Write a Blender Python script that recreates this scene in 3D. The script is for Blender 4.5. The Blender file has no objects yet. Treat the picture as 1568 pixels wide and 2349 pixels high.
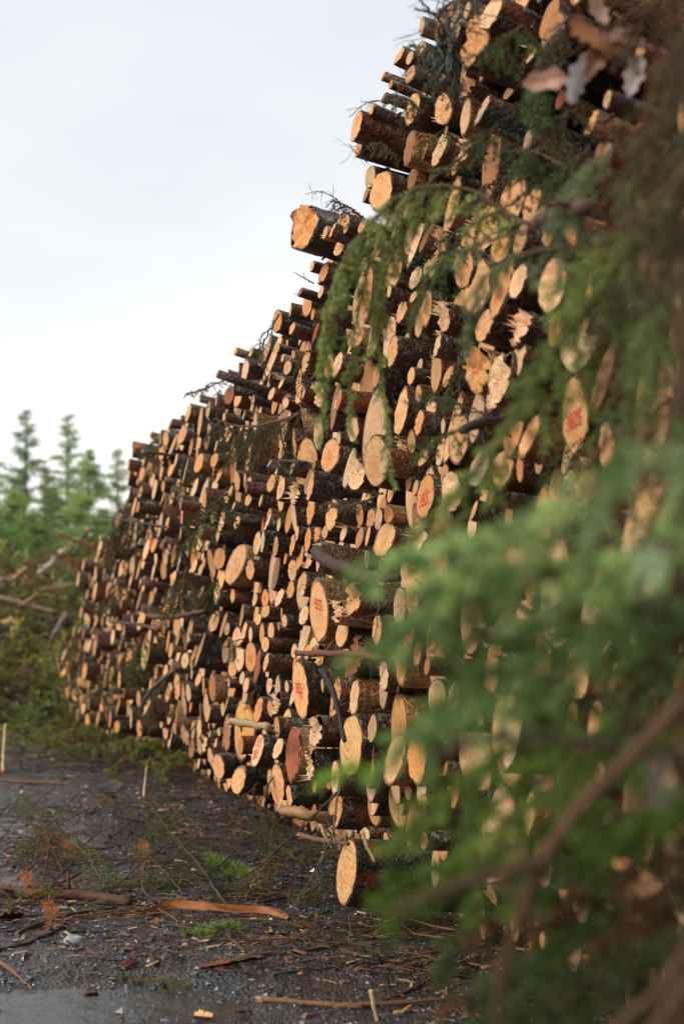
import bpy, math, random
import numpy as np
from mathutils import Matrix, Vector, Euler

R = math.radians
rng = np.random.default_rng(7)
random.seed(7)
SC = bpy.context.scene
COL = SC.collection

# ------------------------------------------------------------------ camera
CAM_H = 1.4
FPX = 3261.0                     # focal length measured in photograph units (1568 x 2348)
PITCH = math.atan(306 / FPX)
AX = np.array([0, math.cos(PITCH), math.sin(PITCH)])
UP = np.array([0, -math.sin(PITCH), math.cos(PITCH)])
RT = np.array([1.0, 0, 0])
EYE = np.array([0, 0, CAM_H])
cd = bpy.data.cameras.new('camera')
cam = bpy.data.objects.new('camera', cd)
COL.objects.link(cam)
cam.location = EYE
cam.rotation_euler = (math.pi / 2 + PITCH, 0, 0)
cd.sensor_fit = 'VERTICAL'
cd.sensor_height = 36
cd.lens = 50
cd.clip_end = 2000
cd.clip_start = 0.05
cd.dof.use_dof = True
cd.dof.focus_distance = 7.6
cd.dof.aperture_fstop = 1.75
SC.camera = cam

def ray(px, py):
    return AX + RT * (px - 784) / FPX + UP * (1174 - py) / FPX

def P(px, py, d):
    return EYE + ray(px, py) * d

def G(px, py, z=0.0):
    r = ray(px, py)
    return EYE + r * ((z - CAM_H) / r[2])

# ------------------------------------------------------------------ mesh helper
def nrm(v):
    v = np.asarray(v, float)
    return v / (np.linalg.norm(v, axis=-1, keepdims=True) + 1e-12)

class Acc:
    def __init__(s):
        s.v = []; s.f4 = []; s.f3 = []; s.col = []; s.lp = []; s.n = 0
    def add(s, V, f4=None, f3=None, col=(.5, .5, .5), lp=None):
        V = np.asarray(V, float).reshape(-1, 3)
        if f4 is not None and len(f4): s.f4.append(np.asarray(f4, int).reshape(-1, 4) + s.n)
        if f3 is not None and len(f3): s.f3.append(np.asarray(f3, int).reshape(-1, 3) + s.n)
        c = np.asarray(col, float)
        if c.ndim == 1: c = np.tile(c[:3], (len(V), 1))
        s.v.append(V); s.col.append(c[:, :3])
        s.lp.append(V if lp is None else np.asarray(lp, float).reshape(-1, 3))
        s.n += len(V)
    def build(s, name, mat, parent=None, matrix=None, smooth=True):
        V = np.concatenate(s.v); C = np.concatenate(s.col); L = np.concatenate(s.lp)
        f4 = np.concatenate(s.f4) if s.f4 else np.zeros((0, 4), int)
        f3 = np.concatenate(s.f3) if s.f3 else np.zeros((0, 3), int)
        me = bpy.data.meshes.new(name)
        me.vertices.add(len(V)); me.vertices.foreach_set('co', V.ravel().astype(np.float32))
        nl = f4.size + f3.size
        me.loops.add(nl)
        me.loops.foreach_set('vertex_index', np.concatenate([f4.ravel(), f3.ravel()]).astype(np.int32))
        me.polygons.add(len(f4) + len(f3))
        st = np.concatenate([np.arange(len(f4)) * 4, f4.size + np.arange(len(f3)) * 3])
        me.polygons.foreach_set('loop_start', st.astype(np.int32))
        me.polygons.foreach_set('use_smooth', np.full(len(st), smooth))
        a = me.attributes.new('tone', 'FLOAT_COLOR', 'POINT')
        a.data.foreach_set('color', np.concatenate([C, np.ones((len(C), 1))], 1).ravel().astype(np.float32))
        a = me.attributes.new('lp', 'FLOAT_VECTOR', 'POINT')
        a.data.foreach_set('vector', L.ravel().astype(np.float32))
        me.update(calc_edges=True); me.validate()
        me.materials.append(mat)
        o = bpy.data.objects.new(name, me)
        COL.objects.link(o)
        if parent is not None: o.parent = parent
        if matrix is not None: o.matrix_world = matrix
        return o

def tag(o, label=None, cat=None, group=None, kind=None):
    if label: o['label'] = label
    if cat: o['category'] = cat
    if group: o['group'] = group
    if kind: o['kind'] = kind
    return o

def frames(pts):
    pts = np.asarray(pts, float)
    t = np.gradient(pts, axis=0); t = nrm(t)
    ref = np.array([0.13, 0.21, 0.97])
    if abs(np.dot(t.mean(0) / (np.linalg.norm(t.mean(0)) + 1e-9), ref)) > .9: ref = np.array([0.95, 0.2, 0.1])
    a = nrm(np.cross(t, ref)); b = np.cross(t, a)
    return t, a, b

def tube(acc, pts, rad, seg=6, col=(.1, .07, .05), cap=True, rough=0.0, g=None):
    pts = np.asarray(pts, float); n = len(pts)
    rad = np.broadcast_to(np.asarray(rad, float), (n,))
    t, a, b = frames(pts)
    th = np.arange(seg) / seg * 2 * math.pi
    rr = rad[:, None] * np.ones((1, seg))
    if rough and g is not None: rr = rr * (1 + g.normal(0, rough, rr.shape))
    V = pts[:, None] + rr[..., None] * (np.cos(th)[None, :, None] * a[:, None] + np.sin(th)[None, :, None] * b[:, None])
    i = np.arange(n - 1)[:, None] * seg; j = np.arange(seg)[None]; k = (j + 1) % seg
    F = np.stack([i + j, i + k, i + seg + k, i + seg + j], -1).reshape(-1, 4)
    V = V.reshape(-1, 3)
    f3 = []
    if cap:
        V = np.concatenate([V, pts[:1], pts[-1:]])
        c0 = n * seg; c1 = c0 + 1
        for q in range(seg):
            f3.append((c0, (q + 1) % seg, q)); f3.append((c1, (n - 1) * seg + q, (n - 1) * seg + (q + 1) % seg))
    acc.add(V, F, f3, col)

def spline(ctrl, n):
    c = np.asarray(ctrl, float)
    if len(c) == 2: return c[0] + (c[1] - c[0]) * np.linspace(0, 1, n)[:, None]
    c = np.concatenate([[2 * c[0] - c[1]], c, [2 * c[-1] - c[-2]]])
    m = len(c) - 3
    out = []
    for s in np.linspace(0, m - 1e-6, n):
        i = int(s); u = s - i
        p0, p1, p2, p3 = c[i:i + 4]
        out.append(.5 * ((2 * p1) + (-p0 + p2) * u + (2 * p0 - 5 * p1 + 4 * p2 - p3) * u * u + (-p0 + 3 * p1 - 3 * p2 + p3) * u ** 3))
    return np.array(out)

# ------------------------------------------------------------------ materials
def newmat(name):
    m = bpy.data.materials.new(name); m.use_nodes = True
    nt = m.node_tree
    for n in list(nt.nodes): nt.nodes.remove(n)
    return m, nt

class N:
    """small node graph writer"""
    def __init__(s, nt): s.nt = nt
    def n(s, t, **k):
        q = s.nt.nodes.new(t)
        for a, b in k.items(): setattr(q, a, b)
        return q
    def link(s, a, b): s.nt.links.new(a, b)
    def put(s, sock, v):
        if isinstance(v, bpy.types.NodeSocket): s.link(v, sock)
        elif v is not None:
            if sock.type == 'RGBA' and hasattr(v, '__len__') and len(v) == 3: v = (*v, 1)
            sock.default_value = v
    def math(s, op, a, b=None, c=None, clamp=False):
        q = s.n('ShaderNodeMath', operation=op, use_clamp=clamp)
        s.put(q.inputs[0], a)
        if b is not None: s.put(q.inputs[1], b)
        if c is not None: s.put(q.inputs[2], c)
        return q.outputs[0]
    def vmath(s, op, a, b=None):
        q = s.n('ShaderNodeVectorMath', operation=op)
        s.put(q.inputs[0], a)
        if b is not None: s.put(q.inputs[1], b)
        return q.outputs['Value'] if op in ('LENGTH', 'DOT_PRODUCT') else q.outputs[0]
    def attr(s, name): 
        q = s.n('ShaderNodeAttribute', attribute_name=name); return q
    def noise(s, vec, scale, detail=3, rough=.5, dist=0):
        q = s.n('ShaderNodeTexNoise')
        s.put(q.inputs['Vector'], vec); q.inputs['Scale'].default_value = scale
        q.inputs['Detail'].default_value = detail; q.inputs['Roughness'].default_value = rough
        q.inputs['Distortion'].default_value = dist
        return q.outputs['Fac']
    def ramp(s, f, lo, hi, smooth=True):
        q = s.n('ShaderNodeMapRange'); q.interpolation_type = 'SMOOTHSTEP' if smooth else 'LINEAR'
        s.put(q.inputs[0], f); q.inputs[1].default_value = lo; q.inputs[2].default_value = hi
        return q.outputs[0]
    def mix(s, f, a, b, blend='MIX'):
        q = s.n('ShaderNodeMix', data_type='RGBA', blend_type=blend)
        s.put(q.inputs[0], f); s.put(q.inputs[6], a); s.put(q.inputs[7], b)
        return q.outputs[2]
    def scale(s, vec, sc):
        q = s.n('ShaderNodeMapping'); s.put(q.inputs[0], vec); q.inputs['Scale'].default_value = sc
        return q.outputs[0]
    def bump(s, h, dist, strength=1):
        q = s.n('ShaderNodeBump'); s.put(q.inputs['Height'], h); q.inputs['Distance'].default_value = dist
        q.inputs['Strength'].default_value = strength
        return q.outputs[0]
    def out(s, col, rough=.6, normal=None, spec=.5, trans=None):
        b = s.n('ShaderNodeBsdfPrincipled')
        s.put(b.inputs['Base Color'], col); s.put(b.inputs['Roughness'], rough)
        b.inputs['Specular IOR Level'].default_value = spec
        if normal is not None: s.link(normal, b.inputs['Normal'])
        o = s.n('ShaderNodeOutputMaterial')
        if trans:
            t = s.n('ShaderNodeBsdfTranslucent'); s.put(t.inputs[0], col)
            m = s.n('ShaderNodeMixShader'); m.inputs[0].default_value = trans
            s.link(b.outputs[0], m.inputs[1]); s.link(t.outputs[0], m.inputs[2]); s.link(m.outputs[0], o.inputs[0])
        else: s.link(b.outputs[0], o.inputs[0])
        return b

def mat_face():
    m, nt = newmat('cut_wood'); g = N(nt)
    lp = g.attr('lp').outputs['Vector']; tone = g.attr('tone').outputs['Color']
    # lp = (x/r, z/r, seed)
    sx = g.n('ShaderNodeSeparateXYZ'); g.link(lp, sx.inputs[0])
    seed = sx.outputs[2]
    cx = g.n('ShaderNodeCombineXYZ'); g.link(sx.outputs[0], cx.inputs[0]); g.link(sx.outputs[1], cx.inputs[1])
    pxy = cx.outputs[0]
    off = g.n('ShaderNodeCombineXYZ')
    g.link(g.math('MULTIPLY', g.math('SINE', seed), .22), off.inputs[0]); g.link(g.math('MULTIPLY', g.math('COSINE', g.math('MULTIPLY', seed, 1.7)), .25), off.inputs[1])
    pc = g.vmath('ADD', pxy, off.outputs[0])
    nd = g.noise(lp, 2.5, 3)
    rad = g.vmath('LENGTH', pc)
    radw = g.math('ADD', rad, g.math('MULTIPLY', nd, .25))
    rings = g.math('SINE', g.math('MULTIPLY', radw, 62))
    rings2 = g.math('SINE', g.math('MULTIPLY', radw, 23))
    # saw streaks across the face, direction turned per log
    rot = g.n('ShaderNodeVectorRotate', rotation_type='Z_AXIS'); g.link(lp, rot.inputs['Vector']); g.link(g.math('MULTIPLY', seed, 2.3), rot.inputs['Angle'])
    st = g.noise(g.scale(rot.outputs[0], (1.2, 26, 1)), 1.6, 4, .6)
    st2 = g.noise(g.scale(rot.outputs[0], (.8, 5, 1)), 1.4, 3, .6)
    c = g.mix(g.math('MULTIPLY', g.ramp(rings, -.6, 1), .32), tone, g.mix(1, tone, (.62, .42, .26), 'MULTIPLY'))
    c = g.mix(g.math('MULTIPLY', g.ramp(rings2, 0, 1), .3), c, g.mix(1, tone, (.7, .48, .3), 'MULTIPLY'))
    # warmer heartwood
    heart = g.ramp(radw, .72, .42)
    hs = g.math('MULTIPLY', heart, g.math('ADD', g.math('MULTIPLY', g.math('SINE', g.math('MULTIPLY', seed, 5.1)), .28), .34))
    c = g.mix(hs, c, g.mix(1, tone, (.88, .62, .4), 'MULTIPLY'))
    c = g.mix(g.ramp(st, .40, .74), c, g.mix(1, c, (.60, .45, .34), 'MULTIPLY'))
    c = g.mix(g.math('MULTIPLY', g.ramp(st2, .45, .75), .5), c, g.mix(1, c, (1.25, 1.2, 1.15), 'MULTIPLY'))
    # dirt, stains and rim
    dirt = g.noise(g.scale(lp, (1, 1, 3)), 2.2, 5, .65)
    c = g.mix(g.math('MULTIPLY', g.ramp(dirt, .52, .72), .62), c, g.mix(1, c, (.42, .30, .22), 'MULTIPLY'))
    rim = g.math('ADD', g.vmath('LENGTH', pxy), g.math('MULTIPLY', g.noise(lp, 6, 3), .12))
    c = g.mix(g.math('MULTIPLY', g.ramp(rim, .93, 1.03), .75), c, (.17, .065, .03))
    pith = g.ramp(rad, .05, .025)
    c = g.mix(g.math('MULTIPLY', pith, .7), c, (.14, .07, .03))
    h = g.math('ADD', g.math('MULTIPLY', st, 1.0), g.math('MULTIPLY', st2, .7))
    g.out(c, .62, g.bump(h, .006, .7), .35)
    return m

def mat_bark():
    m, nt = newmat('bark'); g = N(nt)
    lp = g.attr('lp').outputs['Vector']; tone = g.attr('tone').outputs['Color']
    geo = g.n('ShaderNodeNewGeometry')
    nz = g.n('ShaderNodeSeparateXYZ'); g.link(geo.outputs['Normal'], nz.inputs[0])
    n1 = g.noise(g.scale(lp, (1, .45, 1)), 42, 5, .65)
    n2 = g.noise(g.scale(lp, (1, .35, 1)), 9, 4, .6)
    n3 = g.noise(lp, 120, 3, .6)
    vo = g.n('ShaderNodeTexVoronoi', feature='DISTANCE_TO_EDGE'); g.link(g.scale(lp, (1, .5, 1)), vo.inputs['Vector']); vo.inputs['Scale'].default_value = 55
    c = g.mix(g.ramp(n1, .3, .7), g.mix(1, tone, (.42, .38, .38), 'MULTIPLY'), g.mix(1, tone, (1.55, 1.35, 1.25), 'MULTIPLY'))
    # torn-off bark shows red-brown inner bark
    red = g.ramp(n2, .555, .64)
    c = g.mix(g.math('MULTIPLY', red, .8), c, g.mix(n1, (.10, .028, .012), (.30, .11, .045)))
    # lichen on the upper side
    l1 = g.noise(lp, 24, 5, .7)
    lm = g.math('MULTIPLY', g.ramp(g.math('ADD', l1, g.math('MULTIPLY', nz.outputs[2], .07)), .55, .63), g.ramp(g.noise(lp, 5, 2), .38, .56))
    c = g.mix(g.math('MULTIPLY', lm, .85), c, g.mix(n3, (.09, .12, .065), (.36, .42, .31)))
    h = g.math('ADD', g.math('ADD', g.math('MULTIPLY', n1, 1.0), g.math('MULTIPLY', g.ramp(vo.outputs[0], 0, .25), .5)), g.math('ADD', g.math('MULTIPLY', n3, .35), g.math('MULTIPLY', lm, .4)))
    rough = g.math('ADD', g.math('MULTIPLY', n1, .4), .26)
    g.out(c, rough, g.bump(h, .012, .9), .35)
    return m

def mat_tone(name, rough=.6, spec=.4, var=.35, nscale=30, bump=.004, trans=None, sc=(1, 1, 1)):
    m, nt = newmat(name); g = N(nt)
    tone = g.attr('tone').outputs['Color']; lp = g.attr('lp').outputs['Vector']
    n1 = g.noise(g.scale(lp, sc), nscale, 4, .6)
    c = g.mix(n1, g.mix(1, tone, (1 - var,) * 3, 'MULTIPLY'), g.mix(1, tone, (1 + var,) * 3, 'MULTIPLY'))
    g.out(c, rough, g.bump(n1, bump, .8) if bump else None, spec, trans)
    return m

def mat_ground():
    m, nt = newmat('wet_gravel'); g = N(nt)
    geo = g.n('ShaderNodeNewGeometry'); p = geo.outputs['Position']
    vo = g.n('ShaderNodeTexVoronoi'); g.link(p, vo.inputs['Vector']); vo.inputs['Scale'].default_value = 60
    ve = g.n('ShaderNodeTexVoronoi'); g.link(p, ve.inputs['Vector']); ve.inputs['Scale'].default_value = 130
    n1 = g.noise(p, 1.3, 5, .6); n2 = g.noise(p, 14, 5, .65); n3 = g.noise(p, 90, 3, .6)
    sep = g.n('ShaderNodeSeparateColor'); g.link(vo.outputs['Color'], sep.inputs[0])
    stone = g.mix(sep.outputs[0], (.009, .011, .013), (.066, .073, .082))
    mud = g.mix(n2, (.010, .008, .007), (.040, .028, .019))
    c = g.mix(g.ramp(n1, .42, .62), stone, mud)
    c = g.mix(g.math('MULTIPLY', g.ramp(n3, .55, .75), .5), c, (.12, .07, .035))
    far = g.n('ShaderNodeSeparateXYZ'); g.link(p, far.inputs[0])
    c = g.mix(g.math('MULTIPLY', g.ramp(far.outputs[1], 16, 30), .8), c, g.mix(n2, (.025, .035, .015), (.09, .075, .035)))
    h = g.math('ADD', g.math('MULTIPLY', vo.outputs['Distance'], -1.2), g.math('ADD', g.math('MULTIPLY', ve.outputs['Distance'], -.5), g.math('MULTIPLY', n2, .8)))
    rough = g.math('SUBTRACT', .30, g.math('MULTIPLY', g.ramp(n1, .55, .35), .28))
    g.out(c, rough, g.bump(h, .014, .9), .6)
    return m

def mat_water():
    m, nt = newmat('puddle_water'); g = N(nt)
    geo = g.n('ShaderNodeNewGeometry'); p = geo.outputs['Position']
    n1 = g.noise(g.scale(p, (1, 1.8, 1)), 55, 2, .5)
    n2 = g.noise(p, 9, 2, .5)
    h = g.math('ADD', n1, g.math('MULTIPLY', n2, 2))
    b = g.out((.022, .019, .016), .04, g.bump(h, .008, .45), 1.0)
    b.inputs['IOR'].default_value = 1.5
    return m

FACE = mat_face(); BARK = mat_bark()
NEED = mat_tone('needles', .45, .4, .35, 60, 0, .42)
STEM = mat_tone('twig_bark', .72, .25, .6, 45, .006, None, (1, 1, .6))
LEAF = mat_tone('dead_leaf', .5, .4, .3, 25, .003, .25)
WOOD = mat_tone('splintered_wood', .6, .3, .35, 40, .004, None, (1, 1, 1))
STONE = mat_tone('stone', .22, .7, .35, 30, .004)
INK = mat_tone('red_ink', .6, .2, .25, 200, 0)
TRUNK = mat_tone('tree_trunk', .85, .2, .4, 8, .02)
FARLEAF = mat_tone('tree_foliage', .75, .15, .4, .8, 0, .3)
EARTH = mat_tone('earth', .9, .2, .4, 3, .05)
GROUND = mat_ground(); WATER = mat_water()

# ------------------------------------------------------------------ world and sun
w = bpy.data.worlds.new('World'); SC.world = w; w.use_nodes = True
nt = w.node_tree; g = N(nt)
for n_ in list(nt.nodes): nt.nodes.remove(n_)
SUN_EL = R(34); SUN_AZ = math.atan2(-.88, -.48)   # direction towards the sun, atan2(x, y)
sky = g.n('ShaderNodeTexSky'); sky.sky_type = 'NISHITA'; sky.sun_disc = False
sky.sun_elevation = SUN_EL; sky.sun_rotation = SUN_AZ; sky.dust_density = 4; sky.air_density = 1.2
tc = g.n('ShaderNodeTexCoord'); sep = g.n('ShaderNodeSeparateXYZ'); g.link(tc.outputs['Generated'], sep.inputs[0])
cl = g.noise(g.scale(tc.outputs['Generated'], (1.2, 1.2, 3)), 1.5, 4, .5)
grad = g.ramp(g.math('ADD', sep.outputs[2], g.math('MULTIPLY', g.math('SUBTRACT', cl, .5), .5)), .12, .50)
cloud = g.mix(grad, (13.2, 13.1, 12.9), (8.5, 9.0, 9.6))
skyc = g.mix(.90, sky.outputs[0], cloud)
bg = g.n('ShaderNodeBackground'); g.link(skyc, bg.inputs[0]); bg.inputs[1].default_value = .1
wo = g.n('ShaderNodeOutputWorld'); g.link(bg.outputs[0], wo.inputs[0])
sl = bpy.data.lights.new('sun', 'SUN'); sun = bpy.data.objects.new('sun', sl); COL.objects.link(sun)
sl.energy = 3.35; sl.angle = R(24); sl.color = (1, .93, .82)
sd = Vector((math.sin(SUN_AZ) * math.cos(SUN_EL), math.cos(SUN_AZ) * math.cos(SUN_EL), math.sin(SUN_EL)))
sun.rotation_euler = sd.to_track_quat('Z', 'Y').to_euler()
SC.view_settings.view_transform = 'Standard'; SC.view_settings.look = 'None'
SC.view_settings.exposure = 0
SC.cycles.use_denoising = True
SC.cycles.max_bounces = 5; SC.cycles.diffuse_bounces = 3; SC.cycles.glossy_bounces = 2; SC.cycles.transmission_bounces = 2
SC.cycles.sample_clamp_indirect = 4

# ------------------------------------------------------------------ the log pile
YAW = R(25)                       # log axes run into the pile, to the right and away
WALL = R(15)                      # the face of the pile recedes to the left
XA = np.array([math.sin(YAW), -math.cos(YAW), 0]); YA = np.array([math.cos(YAW), math.sin(YAW), 0])
D = np.array([-math.sin(WALL), math.cos(WALL), 0]); NW = np.array([math.cos(WALL), math.sin(WALL), 0])
W0 = np.array([.04, 7.7, 0])

def on_wall(px, py, p=0.0):
    """ray against the front of the pile moved out by p metres"""
    r = ray(px, py)
    k = np.dot(W0 - NW * p - EYE, NW) / np.dot(r, NW)
    return EYE + r * k, k

TONES = {'p': (.82, .56, .33), 'h': (.77, .45, .205), 'o': (.70, .34, .12), 'r': (.36, .11, .05), 'g': (.36, .28, .19), 'd': (.38, .19, .075), 'w': (.80, .58, .36)}
TNAME = {'p': 'pale', 'h': 'honey-coloured', 'o': 'orange', 'r': 'reddish', 'g': 'grey', 'd': 'dull brown', 'w': 'creamy white'}

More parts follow.
